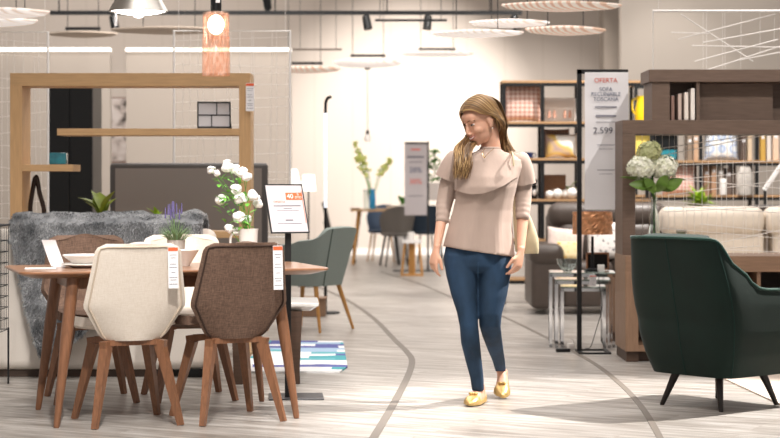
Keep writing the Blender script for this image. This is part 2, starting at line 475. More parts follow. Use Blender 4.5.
# things on the table (table-top height .75)
TZ = .7505
def plate_prof(r, h): return [(r * .55, 0), (r * .6, .004), (r, h), (r * .985, h + .004), (r * .58, .008), (0.001, .008)]
p1 = T(-.47, -.03, TZ)
def dish(name, label, cat, p, r, h, group=None, d=0):
    return tag(MB().lathe(plate_prof(r, h), (0, 0, 0), 32).build(name, m_china, loc=p), label, cat, group)
pl = T(-.40, .02, TZ)
dish('dinner_plate', 'white dinner plate under the white soup bowl at the left of the table', 'plate', pl, .125, .016)
dish('soup_bowl', 'wide white soup bowl stacked on the dinner plate', 'bowl', pl + Vector((0, 0, .0205)), .115, .04)
tag(MB().box((0, 0, .003), (.15, .11, .006), None, .002).build('napkin', M('napkin_cloth', '#e9e4df', .9), loc=T(-.64, -.10, TZ), rz=R(10)), 'folded white napkin by the left table corner', 'napkin')
# curled menu card standing on the table
def card(u, v):
    return Vector(((u - .5) * .07 - .055 * v ** .8 + .0, .03 * math.sin(v * 2.2), .135 * v))
tag(MB().sheet(card, 3, 12, .0012).build('menu_card', m_paper, loc=T(-.52, .12, TZ), rz=R(4)), 'curled white paper card standing on the table in front of the brown far chair', 'card')
f = thing('fork', 'steel fork lying beside the dinner plate', 'fork', T(-.555, .0, TZ), TR)
MB().tube([(0, -.09, .003), (0, 0, .003), (0, .05, .005)], [.004, .0025, .005], 6, flat=[.002, .0018, .0015], up=(0, 0, 1)).build('handle', m_chrome, f)
mb = MB()
for k in (-1, 0, 1): mb.tube([(k * .004, .05, .005), (k * .0045, .095, .006)], .0014, 5)
mb.build('tines', m_chrome, f)
bp = T(.10, .02, TZ)
tag(MB().lathe([(.03, 0), (.032, .004), (.077, .078), (.080, .082), (.074, .082), (.03, .008), (.001, .008)], n=32).build('bowl', m_china, loc=bp), 'small white bowl on the table between the two front chairs', 'bowl')
k = tag(MB().tube([(0, -.09, .003), (0, 0, .003), (0, .03, .003), (0, .1, .003)], [.005, .004, .008, .004], 8, flat=.0018, up=(0, 0, 1)).build('knife', m_chrome, loc=T(-.03, -.05, TZ), rz=R(12)), 'steel table knife lying left of the small white bowl', 'knife')
k = tag(MB().tube([(0, -.09, .003), (0, 0, .003), (0, .05, .004), (0, .09, .004)], [.004, .003, .014, .004], 8, flat=.002, up=(0, 0, 1)).build('spoon', m_chrome, loc=T(-.075, -.02, TZ), rz=R(-8)), 'steel spoon lying beside the table knife', 'spoon')

def leaf(mb, p, d, L, w, n=5, droop=.25, side=None):
    d = Vector(d).normalized(); s = d.cross(Vector((0, 0, 1))) if side is None else Vector(side) - d * Vector(side).dot(d)
    if s.length < .05: s = Vector((1, 0, 0))
    s.normalize(); u = s.cross(d)
    def fn(a, b):
        x = (a - .5) * 2; ww = w * math.sin(PI * min(1, b * .95 + .05)) ** .8
        return Vector(p) + d * (L * b) + s * (x * ww * .5) + u * (abs(x) * ww * .18 - droop * L * b * b)
    mb.sheet(fn, 2, n, .0006)
# lavender in a grey pot
lp = T(.115, .30, TZ)
tag(MB().lathe([(.036, 0), (.041, .004), (.048, .122), (.049, .125), (.044, .125), (.039, .1), (.001, .1)], n=28).build('plant_pot', M('pot_grey', '#c9c5bf', .6), loc=lp), 'small pale grey plant pot holding the lavender', 'pot')
lv = thing('lavender_plant', 'bushy lavender with violet tips growing from the grey pot', 'plant', lp + Vector((0, 0, .103)))
mb = MB(); tips = MB(); r_ = random.Random(3)
for k in range(150):
    a = r_.uniform(0, 2 * PI); s = r_.uniform(.0, 1) ** .6; L = r_.uniform(.06, .13)
    p0 = Vector((math.cos(a) * .028 * s, math.sin(a) * .028 * s, 0)); p2 = Vector((math.cos(a) * (.03 + .075 * s), math.sin(a) * (.03 + .075 * s), L * (1.1 - .5 * s)))
    mb.tube([p0, (p0 + p2) / 2 + Vector((0, 0, .015)), p2], [.001, .0022, .0006], 4, flat=[.001, .0008, .0004])
m_lav = M('lavender_leaf', '#7f9a6e', .7, var=.3, scale=60)
mb.build('foliage', m_lav, lv)
for k in range(13):
    a = r_.uniform(0, 2 * PI); s = r_.uniform(0, .06); L = r_.uniform(.13, .19)
    p2 = Vector((math.cos(a) * s - .012, math.sin(a) * s, L))
    MB().tube([(0, 0, 0), p2 * .6, p2], .001, 4).build('stem', m_lav, lv)
    h = MB()
    for q in range(7): h.sph(p2 + Vector((0, 0, -.012 + q * .008)), (.0055 - q * .0004, .0055 - q * .0004, .005), 6, 5)
    h.build('flower_head', M('lavender_flower', '#6f6796', .8) if k == 0 else bpy.data.materials['lavender_flower'], lv)

# white jug with flowers
jp = W(248.5, 246, 9.52); jp.z = TZ
j = thing('pitcher', 'white ceramic pitcher with a loop handle holding the white flowers', 'pitcher', jp, R(10))
MB().lathe([(.036, 0), (.040, .006), (.045, .09), (.050, .175), (.053, .188), (.048, .188), (.040, .09), (.036, .012), (.001, .012)], n=32).build('body', m_china, j)
MB().tube(smooth_path([(-.047, 0, .165), (-.085, 0, .16), (-.093, 0, .11), (-.07, 0, .06), (-.042, 0, .05)], 5), .0065, 8).build('handle', m_china, j)
j2 = thing('coffee_cup', 'white coffee cup with handle half hidden below the flowers', 'cup', W(233, 246, 9.42) * 1, R(-10))
j2.location.z = TZ
MB().lathe([(.026, 0), (.032, .004), (.037, .10), (.038, .112), (.034, .112), (.026, .008), (.001, .008)], n=28).build('body', m_china, j2)
MB().tube(smooth_path([(.035, 0, .095), (.06, 0, .09), (.06, 0, .045), (.033, 0, .03)], 5), .004, 8).build('handle', m_china, j2)
fl = thing('white_flowers', 'tall loose bunch of white blossoms with green leaves standing in the white pitcher', 'flowers', jp)
heads = [(211, 170, 5), (217, 173, 4), (228, 166, 8), (236, 170, 6.5), (243, 172, 7), (247, 176, 6), (221, 199, 7), (237, 189, 7), (240, 199, 7.5), (253, 195, 7), (258, 203, 6), (239, 217, 7), (246, 219, 6), (229, 228, 6), (236, 232, 5)]
st = MB(); r_ = random.Random(5)
for (hx, hy, hr) in heads:
    hd = W(hx, hy, 9.52 + r_.uniform(-.06, .06)) - jp; rad = hr / F * 9.5
    p0 = Vector((r_.uniform(-.02, .02), r_.uniform(-.02, .02), .03)); p1 = Vector((p0.x * 1.2 + hd.x * .3, hd.y * .3, max(.1, hd.z * .55)))
    st.tube(smooth_path([p0, p1, hd], 5), .0018, 5)
    b = MB()
    for q in range(12):
        dv = Vector((r_.uniform(-1, 1), r_.uniform(-1, .6), r_.uniform(-.9, 1))).normalized()
        rot = (dv + Vector((r_.uniform(-.4, .4), r_.uniform(-.4, .4), .2))).to_track_quat('Z', 'Y').to_matrix()
        b.sph(hd + dv * rad * r_.uniform(.4, .72), (rad * r_.uniform(.45, .65), rad * r_.uniform(.4, .55), rad * .20), 9, 6, rot)
    b.sph(hd, rad * .5, 10, 8)
    b.build('blossom', m_petal, fl)
st.build('stems', m_leaf, fl)
lf = MB()
for k in range(70):
    t = r_.random(); base = W(lerp(236, 232, t) + r_.uniform(-14, 16), lerp(228, 178, t), 9.52 + r_.uniform(-.05, .05)) - jp
    leaf(lf, base, (r_.uniform(-1, 1), r_.uniform(-1, 1), r_.uniform(-.2, .8)), r_.uniform(.03, .055), r_.uniform(.014, .024))
lf.build('leaves', M('fresh_leaf', '#6cae3c', .55, var=.25, scale=25), fl)

# ---------------- pendants above the table
pg = W(216, 11, 9.3); pz = pg.z
pe = thing('pendant_lamp', 'tall copper mercury-glass pendant lamp hanging over the dining table', 'pendant lamp', (pg.x, 9.3, 0))
def cop():
    m = bpy.data.materials.new('mercury_copper_glass'); m.use_nodes = True
    nt = m.node_tree; N = nt.nodes; L = nt.links; b = N['Principled BSDF']
    b.inputs['Base Color'].default_value = lin('#f4ddcd') + [1]; b.inputs['Roughness'].default_value = .12; b.inputs['Metallic'].default_value = .2
    tc = N.new('ShaderNodeTexCoord'); n = N.new('ShaderNodeTexNoise'); n.inputs['Scale'].default_value = 110; n.inputs['Detail'].default_value = 5
    mp = N.new('ShaderNodeMapping'); mp.inputs['Scale'].default_value = (1, 1, .22); L.new(tc.outputs['Object'], mp.inputs['Vector']); L.new(mp.outputs['Vector'], n.inputs['Vector'])
    r = N.new('ShaderNodeValToRGB'); r.color_ramp.elements[0].position = .45; r.color_ramp.elements[0].color = (.03, .03, .03, 1); r.color_ramp.elements[1].position = .6; r.color_ramp.elements[1].color = (.26, .26, .26, 1)
    L.new(n.outputs['Fac'], r.inputs['Fac'])
    tr = N.new('ShaderNodeBsdfTransparent'); tr.inputs['Color'].default_value = lin('#fff0e8') + [1]
    mx = N.new('ShaderNodeMixShader'); L.new(r.outputs['Color'], mx.inputs['Fac']); L.new(tr.outputs['BSDF'], mx.inputs[1]); L.new(b.outputs['BSDF'], mx.inputs[2])
    L.new(mx.outputs['Shader'], N['Material Output'].inputs['Surface'])
    return m
zt = 2.045; zb = 1.715
MB().lathe([(.030, zt), (.064, zt - .008), (.068, zt - .02), (.068, zt - .128), (.0705, zt - .132), (.0705, zb), (.068, zb), (.068, zt - .132), (.0655, zt - .14), (.0655, zt - .02), (.03, zt - .004)], n=40, cap=False).build('glass_shade', cop(), pe)
MB().lathe([(.001, zt + .075), (.026, zt + .075), (.028, zt + .07), (.028, zt - .006), (.001, zt - .006)], n=24).build('lamp_holder', m_blacks, pe)
MB().sph((0, 0, zt - .07), (.042, .042, .05), 16, 12).build('bulb', M('bulb_glow', '#fff2df', .4, emit=9, emit_hex='#fff0e0'), pe)
MB().cyl((0, 0, zt + .07), (0, 0, 5.2), .003, n=6).build('cable', m_black, pe)
MB().box((.012, -.03, zt + .052), (.022, .002, .03)).build('sticker', m_paper, pe, smooth=False)

wp = W(138.5, 12, 9.3)
pe2 = thing('pendant_lamp', 'brushed silver dome pendant lamp with a glowing white underside over the table', 'pendant lamp', (wp.x, 9.3, 0))
z0 = wp.z + .0
MB().lathe([(.148, z0), (.150, z0 + .003), (.124, z0 + .05), (.10, z0 + .11), (.04, z0 + .14), (.038, z0 + .19), (.0, z0 + .19), (0, z0 + .185), (.034, z0 + .135), (.095, z0 + .105), (.119, z0 + .048), (.144, z0)], n=48, cap=False).build('shade', M('brushed_steel', '#b4b0aa', .32, .9), pe2)
MB().lathe([(.0005, z0 - .016), (.06, z0 - .013), (.105, z0 - .005), (.138, z0 + .006), (.125, z0 + .014), (.0005, z0 + .014)], n=48).build('diffuser', M('lamp_diffuser', '#ffffff', .5, emit=9, emit_hex='#fff7ee'), pe2)
MB().cyl((0, 0, z0 + .185), (0, 0, 5.2), .003, n=6).build('cable', m_black, pe2)
MB().lathe([(.001, z0 - .03), (.02, z0 - .027), (.03, z0 - .01), (.001, z0 - .008)], n=16).build('bulb', bpy.data.materials['lamp_diffuser'], pe2)
price_tag('narrow white price tag dangling from the rim of the silver pendant', W(116, 11, 9.25), R(-6), .075, .012)
# ================================================================ left: sofa, throw, shelf divider
m_boucle = M('white_boucle', '#dbd3ca', .95, var=.05, scale=200, bump=.4, bscale=260)
sf = thing('sofa', 'long off-white sofa seen from behind under the grey fur throw', 'sofa', (-2.3, 11.6, 0))
XL, XR = -1.3, 1.24
MB().span((XL, -.5, .045), (XR, -.28, .895), .06, 4).build('back_panel', m_boucle, sf)
for x in (XL, XR - .2): MB().span((x, -.3, .045), (x + .2, .5, .64), .05, 4).build('armrest', m_boucle, sf)
MB().span((XL + .19, -.3, .045), (XR - .19, .48, .3), .03).build('seat_base', m_boucle, sf)
for x in (XL + .2, (XL + XR) / 2): MB().span((x + .005, -.27, .3), (x + (XR - XL) / 2 - .205, .5, .46), .05, 4).build('seat_cushion', m_boucle, sf)
m_plinth = M('plinth_brown', '#4a3b32', .6)
MB().span((XL + .06, -.44, 0), (XR - .35, .44, .05)).build('plinth', m_plinth, sf, smooth=False)
for x in (XR - .19,): MB().span((x, -.49, 0), (x + .12, .3, .05), .006).build('foot', m_blacks, sf)

def fur_mat(name, c1, c2):
    return M(name, c1, .85, hex2=c2, scale=9, detail=6, sheen=.5)
m_fur = fur_mat('grey_fur_pile', '#484c50', '#c2c3c5')
m_furb = fur_mat('grey_fur_backing', '#4a4d51', '#8d8f92')
th = thing('throw_blanket', 'shaggy grey fur throw draped over the back of the off-white sofa', 'blanket', (0, 0, 0))
def hang(X):  # how far down the near face it hangs
    return interp([(-2.27, .10), (-2.18, .5), (-2.09, .80), (-2.02, .82), (-1.9, .72), (-1.75, .6), (-1.5, .45), (-1.15, .34)], X)
def throw(u, v):
    X = lerp(-2.27, -1.12, u); L = hang(X)
    s = v * (L + .22 + .25) - .25         # negative: far side, 0-.22 over the top, then down the near face
    ytop0, ytop1, zt_ = 11.35, 11.045, .94
    if s < 0: p = Vector((X, ytop0, zt_ + s))
    elif s < .22:
        a = s / .22; p = Vector((X, lerp(ytop0, ytop1, a), zt_ + .04 * math.sin(PI * a)))
    else: p = Vector((X, ytop1 - .01, zt_ - (s - .22)))
    w = .022 * math.sin(X * 15 + s * 2) + .010 * math.sin(X * 37 + 1 + s * 4)
    n3 = noise.noise(Vector((X * 5, s * 5, 2))) * .035 + noise.noise(Vector((X * 14, s * 14, 5))) * .016
    if s < .22 and s > -.02: p.z += .012 + w * .35 + n3 * .8
    elif s >= .22: p.y -= .035 + w * .8 + n3; p.z += n3 * .5
    else: p.y += .02 + abs(w) * .5
    return p
MB().sheet(throw, 90, 60, .012).build('backing', m_furb, th)
vs = []; fs = []; r_ = random.Random(11)
for k in range(24000):
    u = r_.random(); v = .12 + .88 * r_.random() if k % 12 else 1.0
    if k % 30 == 0: u = 0.
    p = throw(u, v); e = .004
    du = throw(min(u + e, 1), v) - throw(max(u - e, 0), v); dv = throw(u, min(v + e, 1)) - throw(u, max(v - e, 0))
    nn = du.cross(dv)
    if nn.length < 1e-9: continue
    nn.normalize()
    if nn.y > .2: nn = -nn
    d = (nn * .8 + Vector((r_.uniform(-.7, .7), r_.uniform(-.4, .2), r_.uniform(-.9, .3)))).normalized()
    L = r_.uniform(.014, .030); s = d.cross(Vector((r_.uniform(-1, 1), r_.uniform(-1, 1), .3))).normalized() * .0024
    p = p + nn * -.004
    i = len(vs); tip = p + d * L + Vector((0, 0, -.012))
    vs += [p - s, p + s, p + d * L * .6 + s * .7, tip, p + d * L * .6 - s * .7]; fs.append((i, i + 1, i + 2, i + 3, i + 4))
mb = MB(); mb.add(vs, fs); o = mb.build('fur_pile', m_fur, th, smooth=False, weld=False); tag(o, kind='stuff')

# black wire basket at the left edge
bk = thing('wire_basket', 'black wire basket cart cut off by the left edge beside the sofa', 'basket', (-2.372, 10.62, 0))
mb = MB()
for i in range(9):
    z = .32 + i * .065
    mb.tube([(math.copysign(.14, c) , s * .15, z) for c, s in ((1, 1), (-1, 1), (-1, -1), (1, -1))], .0025, 5, closed=True)
for i in range(7):
    x = -.14 + .28 * i / 6
    for s in (-1, 1): mb.tube([(x, s * .15, .32), (x, s * .15, .92)], .002, 5)
for i in range(6):
    y = -.15 + .3 * i / 5
    for s in (-1, 1): mb.tube([(s * .14, y, .32), (s * .14, y, .92)], .002, 5)
for i in range(8):
    x = -.14 + .28 * i / 7
    mb.tube([(x, -.15, .32), (x, .15, .32)], .002, 5)
mb.build('wire_mesh', m_black, bk)
MB().tube([(.145 * c, .155 * s, .93) for c, s in ((1, 1), (-1, 1), (-1, -1), (1, -1))], .006, 8, closed=True).build('rim', m_black, bk)
for sx in (-1, 1):
    for sy in (-1, 1): MB().cyl((sx * .14, sy * .15, 0), (sx * .14, sy * .15, .33), .006, n=8).build('leg', m_black, bk)

# oak room-divider shelf
SD = 12.5; SB = 12.8
def sx_(p): return px(p, SD)
sh = thing('shelf_divider', 'open light oak frame shelf divider standing behind the sofa', 'shelf', (0, 0, 0))
x0, x1, x2, x3 = sx_(10), sx_(22), sx_(239), sx_(250.5)
ztp = W(0, 73, SD).z; zbm = W(0, 86, SD).z
m_oakv = M('oak_upright', '#c49e72', .5, var=.10, scale=6, stretch=(14, 8, 1), bump=.05, bscale=20)
MB().span((x0, SD, zbm), (x3, SB, ztp), .002).build('top_beam', m_oak, sh, smooth=False)
MB().span((x0, SD, 0), (x1, SB, zbm), .002).build('upright', m_oakv, sh, smooth=False)
MB().span((x2, SD, 0), (x3, SB, zbm), .002).build('upright', m_oakv, sh, smooth=False)
zs1 = W(0, 128.5, SD).z
MB().span((sx_(57), SD, zs1 - .046), (x2, SB, zs1), .002).build('shelf_board', m_oak, sh, smooth=False)
zs2 = W(0, 164.5, SD).z
MB().span((x1, SD, zs2 - .046), (sx_(73), SB, zs2), .002).build('shelf_board', m_oak, sh, smooth=False)
MB().span((x1, SD, .80), (x2, SB, .845), .002).build('shelf_board', m_oak, sh, smooth=False)
MB().span((x1, SD, .12), (x2, SB, .165), .002).build('shelf_board', m_oak, sh, smooth=False)
price_tag('white price tag hanging from the top right corner of the oak shelf', W(250, 83, 12.47), R(4), .19, .055)

# objects on the oak shelf
pf = thing('photo_frame', 'black collage photo frame with four white panes on the upper oak shelf', 'photo frame', W(214, 128.5, 12.62), R(6))
tl = Matrix.Rotation(R(-12), 4, 'X')
def tb_(a, b): 
    m = MB(); a = Vector(a); b = Vector(b); m.box((a + b) / 2, [abs(q) for q in (b - a)]); m.bm.transform(tl); return m
fr = MB()
for a, b in (((-.115, -.008, .003), (-.105, .008, .188)), ((.105, -.008, .003), (.115, .008, .188)), ((-.115, -.008, .003), (.115, .008, .013)), ((-.115, -.008, .178), (.115, .008, .188)), ((-.105, -.008, .09), (.105, .008, .097)), ((-.02, -.008, .013), (-.013, .008, .09)), ((.015, -.008, .097), (.022, .008, .178))):
    a = Vector(a); b = Vector(b); fr.box((a + b) / 2, [abs(q) for q in (b - a)])
fr.bm.transform(tl); fr.build('frame', m_blacks, pf, smooth=False)
m_ph = M('photo_paper', '#dfdee2', .4)
for a, b in (((-.105, -.002, .013), (-.02, .004, .09)), ((-.013, -.002, .013), (.105, .004, .09)), ((-.105, -.002, .097), (.015, .004, .178)), ((.022, -.002, .097), (.105, .004, .178))):
    tb_(a, b).build('photo_pane', m_ph, pf, smooth=False)
m_ = MB(); m_.bar((.09, .035, .12), (.11, .10, .002), .03, .004); m_.build('easel_back', m_blacks, pf, smooth=False)
tag(MB().box((0, 0, .04), (.115, .09, .08), None, .006).build('trinket_box', M('teal_glaze', '#2f7f8f', .15, var=.35, scale=12, coat=.5), loc=W(58.5, 164.3, 12.65)), 'small glossy teal box on the short lower oak shelf', 'box')
vz = tag(MB().tube(smooth_path([(-.02, 0, .012), (-.05, 0, .12), (-.035, 0, .25), (-.01, 0, .355), (.015, 0, .24), (.045, 0, .12), (.03, 0, .012)], 6), [.016] * 37, 10, flat=.01, up=(0, 1, 0)).build('loop_vase', M('bronze_dark', '#3a2f2a', .25, .6), loc=(px(37.5, 12.65), 12.65, .862)), 'dark bronze loop-shaped ornament at the left of the oak shelf', 'ornament')
def potted(name, label, p, n, L, w, mat, potc='#e4dfd8', pr=.045, ph=.07, grp=None, seed=1, up=.4):
    t = thing(name, label, 'plant', p)
    MB().lathe([(pr * .7, 0), (pr * .75, .003), (pr, ph), (pr * .9, ph), (pr * .8, ph * .8), (.001, ph * .8)], n=20).build('pot', M(name + '_pot', potc, .5), t)
    r = random.Random(seed); m = MB()
    for k in range(n):
        a = r.uniform(0, 2 * PI); e = r.uniform(up, 1.3)
        leaf(m, (0, 0, ph * .8 + r.random() * L * .5), (math.cos(a) * math.cos(e), math.sin(a) * math.cos(e), math.sin(e)), L * r.uniform(.6, 1.1), w * r.uniform(.7, 1.2))
    m.build('leaves', mat, t); return t
m_lime = M('lime_leaf', '#8fae2e', .5, var=.3, scale=20)
potted('broadleaf_plant', 'olive green broad-leaved plant on the oak shelf left of the grey screen', Vector((px(103, 12.7), 12.65, .846)), 9, .19, .10, M('olive_leaf', '#6f7f22', .5, var=.25, scale=15), seed=4, up=.7, ph=.05)
potted('broadleaf_plant', 'small lime green plant peeping over the fur throw in front of the grey screen', Vector((px(156, 12.6), 12.65, .846)), 12, .11, .04, m_lime, seed=8, ph=.05, potc='#f3f1ee')

# big grey screen behind the divider
sc_ = thing('display_screen', 'large grey screen in a rounded dark frame behind the oak shelf', 'screen', (px(189, 14), 14, 0))
w2 = px(270, 14) - px(112, 14); zt2 = W(0, 163, 14).z
MB().box((0, 0, (zt2 + .55) / 2), (w2, .06, zt2 - .55), None, .028, 3).build('frame', M('screen_frame', '#4f4b49', .4), sc_)
MB().box((0, -.032, (zt2 + .55) / 2), (w2 - .09, .004, zt2 - .55 - .08)).build('panel', M('screen_grey', '#8a827c', .25), sc_, smooth=False)
MB().box((0, 0, .28), (.1, .06, .58)).build('post', m_black, sc_, smooth=False)
MB().box((0, 0, .01), (.6, .4, .02), None, .006).build('base', m_black, sc_, smooth=False)

# tall black glossy cabinet
cb = thing('tall_cabinet', 'tall glossy black cabinet seen through the left half of the oak shelf', 'cabinet', (px(70, 16), 16, 0))
wc = px(93, 16) - px(47.5, 16); zc = W(0, 84, 16).z
MB().box((0, .25, zc / 2), (wc, .5, zc), None, .004).build('body', M('black_gloss', '#070708', .35), cb, smooth=False)
for s in (-1, 1): MB().box((s * wc / 4, -.009, zc / 2), (wc / 2 - .006, .018, zc - .02), None, .002).build('door', bpy.data.materials['black_gloss'], cb, smooth=False)
MB().box((-wc / 2 + .012, -.02, zc / 2), (.012, .004, zc - .02)).build('edge_strip', M('edge_blue', '#4d6b7a', .3), cb, smooth=False)

# narrow poster in the gap between the two partitions
ps = thing('poster_panel', 'narrow poster panel with dark plant motif between the two beige partitions', 'poster', (px(117, 21), 21, 0))
MB().span((-.09, 0, 0), (.12, .03, 2.15)).build('board', M('poster_mauve', '#a08b82', .8), ps, smooth=False)
MB().span((-.085, -.004, 1.42), (.115, 0, 2.13)).build('print', ramp_mat('poster_print', 'noise', [(.3, '#4c443f'), (.45, '#cfc3bd'), (.6, '#e4dcd8'), (.72, '#c58f7a')], 7), ps, smooth=False)

# hanging string lattice screens
m_str = M('white_thread', '#f0ebe6', .6)
def string_screen(label, xa, xb, za, zb, d, grid, slants, top=5.2, r=.010):
    t = thing('string_screen', label, 'screen', (xa, d, 0), 0, 'hanging white string screens')
    w = xb - xa
    m = MB(); m.tube([(0, 0, za), (w, 0, za), (w, 0, zb), (0, 0, zb)], r, 4, closed=True); m.build('frame', m_whitem, t, smooth=False)
    m = MB()
    for a, b in grid + slants: m.cyl((a[0] * w, 0, lerp(za, zb, a[1])), (b[0] * w, 0, lerp(za, zb, b[1])), .0017 if (a, b) in grid else .0045, n=5)
    m.build('threads', m_str, t)
    m = MB()
    for x in (.04, .96): m.cyl((x * w, 0, zb), (x * w, 0, top), .002, n=5)
    m.build('cables', m_white, t)
    return t
r_ = random.Random(21)
def gridlines(nx, nz, jit, x0=0., x1=1., z0=0., z1=1.):
    g = []
    for i in range(nx):
        x = lerp(x0, x1, (i + .5 + r_.uniform(-.3, .3)) / nx); g.append(((x, 0.), (min(1, max(0, x + r_.uniform(-jit, jit))), 1.)))
    for i in range(nz):
        z = lerp(z0, z1, (i + .5 + r_.uniform(-.3, .3)) / nz); g.append(((0., z), (1., min(1, max(0, z + r_.uniform(-jit, jit))))))
    return g
string_screen('white string screen at the left edge behind the oak shelf', px(-30, 14.2), px(48, 14.2), .9, W(0, 32, 14.2).z, 14.2, gridlines(9, 12, .06), [])
string_screen('wide white string screen hanging behind the right half of the oak shelf', px(174, 14.4), px(290, 14.4), .75, W(0, 31, 14.4).z, 14.4, gridlines(13, 16, .03), [])
string_screen('white string screen with crossing slanted strings above the walnut unit', px(653, 13.2), px(792, 13.2), W(0, 74, 13.2).z, W(0, 11, 13.2).z, 13.2,
    [((.36, 0), (.36, 1)), ((.385, 0), (.385, 1)), ((.50, 0), (.5, 1)), ((.52, 0), (.515, 1)), ((.63, 0), (.635, 1)), ((.77, .3), (.77, 1)), ((.87, .5), (.875, .9))],
    [((.18, .55), (.88, .95)), ((.3, 0), (1, .5)), ((.2, .95), (.72, .2)), ((.28, .45), (1, .42)), ((.3, .2), (.9, .55)), ((.62, .22), (1, .38)), ((.13, .66), (.4, .64)), ((.36, .5), (1, .75))])

# ================================================================ sign stand beside the dining table
sg = thing('sign_stand', 'black floor sign stand beside the table with a tilted 40 percent offer sheet', 'sign', (px(288, 10.05), 10.05, 0), R(4))
MB().box((.045, .045, .004), (.30, .29, .008), None, .003).build('base_plate', M('gunmetal', '#4b4b4e', .35, .7), sg, smooth=False)
MB().box((0, 0, .45), (.034, .02, .9), None, .003).build('pole', m_black, sg, smooth=False)
hd = bpy.data.objects.new('sign_board', None); C.objects.link(hd); hd.parent = sg; hd.location = (-.008, -.012, 1.035)
hd.rotation_euler = (R(-22), 0, R(22))
m_ = MB()
for a, b in (((-.112, -.142), (-.107, .142)), ((.107, -.142), (.112, .142)), ((-.112, -.142), (.112, -.137)), ((-.112, .137), (.112, .142))):
    m_.span((a[0], -.006, a[1]), (b[0], .006, b[1]))
o = m_.build('frame', m_black, hd, smooth=False)
MB().span((-.107, -.002, -.137), (.107, .004, .137)).build('sheet', m_sheet, hd, smooth=False)
MB().span((.005, -.004, .05), (.100, -.0022, .092)).build('offer_block', m_orange, hd, smooth=False)
lettering('40', hd, (.030, -.0045, .058), .038, m_paper)
lettering('%\nDTO', hd, (.077, -.0045, .076), .018, m_paper)
MB().span((.100, -.004, -.085), (.103, -.0022, .105)).build('orange_rule', m_orange, hd, smooth=False)
lettering('OFERTA', hd, (-.038, -.003, .032), .019, m_orange)
for zz, ww, hh in ((.015, .16, .005), (.0, .05, .003), (-.012, .13, .002), (-.068, .045, .006), (-.088, .14, .0025)):
    MB().span((-ww / 2 + .005, -.003, zz - hh / 2), (ww / 2 + .005, -.0022, zz + hh / 2)).build('print_line', m_ink, hd, smooth=False)

# white-topped low table beside the sofa, and its rug
ct_ = thing('coffee_table', 'low table with white top and dark walnut sled legs behind the brown chair', 'table', (-.70, 11.03, 0), R(3))
m_ = MB(); m_.loft([[Vector((x, y, z)) for x, y in rrect(.27 - i, .30 - i, .03)] for i, z in ((.045, .425), (.01, .45), (0, .455), (0, .468), (.004, .47))]); m_.build('tabletop', M('white_lacquer', '#f1efec', .25, coat=.4), ct_)
for x in (-.2, .13):
    m_ = MB()
    m_.bar((x, -.27, 0), (x + .0, -.27, .426), .05, .05, .085, .06, up=(0, 1, 0)); m_.bar((x, .27, 0), (x, .27, .426), .05, .05, .085, .06, up=(0, 1, 0))
    m_.span((x - .03, -.27, .0), (x + .03, .27, .045))
    m_.build('sled_leg', m_dwood, ct_, smooth=False)
def rug_mat():
    m = bpy.data.materials.new('striped_rug'); m.use_nodes = True
    nt = m.node_tree; N = nt.nodes; L = nt.links; b = N['Principled BSDF']; b.inputs['Roughness'].default_value = .95
    tc = N.new('ShaderNodeTexCoord'); n = N.new('ShaderNodeTexNoise'); n.inputs['Scale'].default_value = 5
    L.new(tc.outputs['Object'], n.inputs['Vector'])
    ad = N.new('ShaderNodeVectorMath'); ad.operation = 'MULTIPLY_ADD'; ad.inputs[1].default_value = (.05, .12, 0); L.new(n.outputs['Color'], ad.inputs[0]); L.new(tc.outputs['Object'], ad.inputs[2])
    br = N.new('ShaderNodeTexBrick'); br.inputs['Scale'].default_value = 1; br.inputs['Brick Width'].default_value = .34; br.inputs['Row Height'].default_value = .15; br.inputs['Mortar Size'].default_value = 0
    br.inputs['Color1'].default_value = (0, 0, 0, 1); br.inputs['Color2'].default_value = (1, 1, 1, 1); L.new(ad.outputs['Vector'], br.inputs['Vector'])
    r = N.new('ShaderNodeValToRGB'); r.color_ramp.interpolation = 'CONSTANT'
    st = ((0, '#e6e6e6'), (.22, '#5fa9b4'), (.36, '#eceded'), (.52, '#9fb9d2'), (.64, '#5a5f9c'), (.74, '#e9eaea'), (.9, '#4a9fa8'))
    while len(r.color_ramp.elements) < len(st): r.color_ramp.elements.new(.5)
    for e, (p, h) in zip(r.color_ramp.elements, st): e.position = p; e.color = lin(h) + [1]
    L.new(br.outputs['Color'], r.inputs['Fac']); L.new(r.outputs['Color'], b.inputs['Base Color'])
    return m
m_rug = rug_mat()
rg = MB(); pts = [FL(250, 374), FL(338, 373), FL(345, 366), FL(341, 343), FL(262, 341)]
pts = [(-.93, 11.37), (-.31, 11.38), (-.27, 11.7), (-.345, 13.55), (-.93, 13.6)]
rg.prism([(p[0], p[1]) for p in pts], 0.0005, .011)
tag(rg.build('striped_rug', m_rug, smooth=False), 'flat rug with white teal and navy wavy stripes behind the brown chair', 'rug')

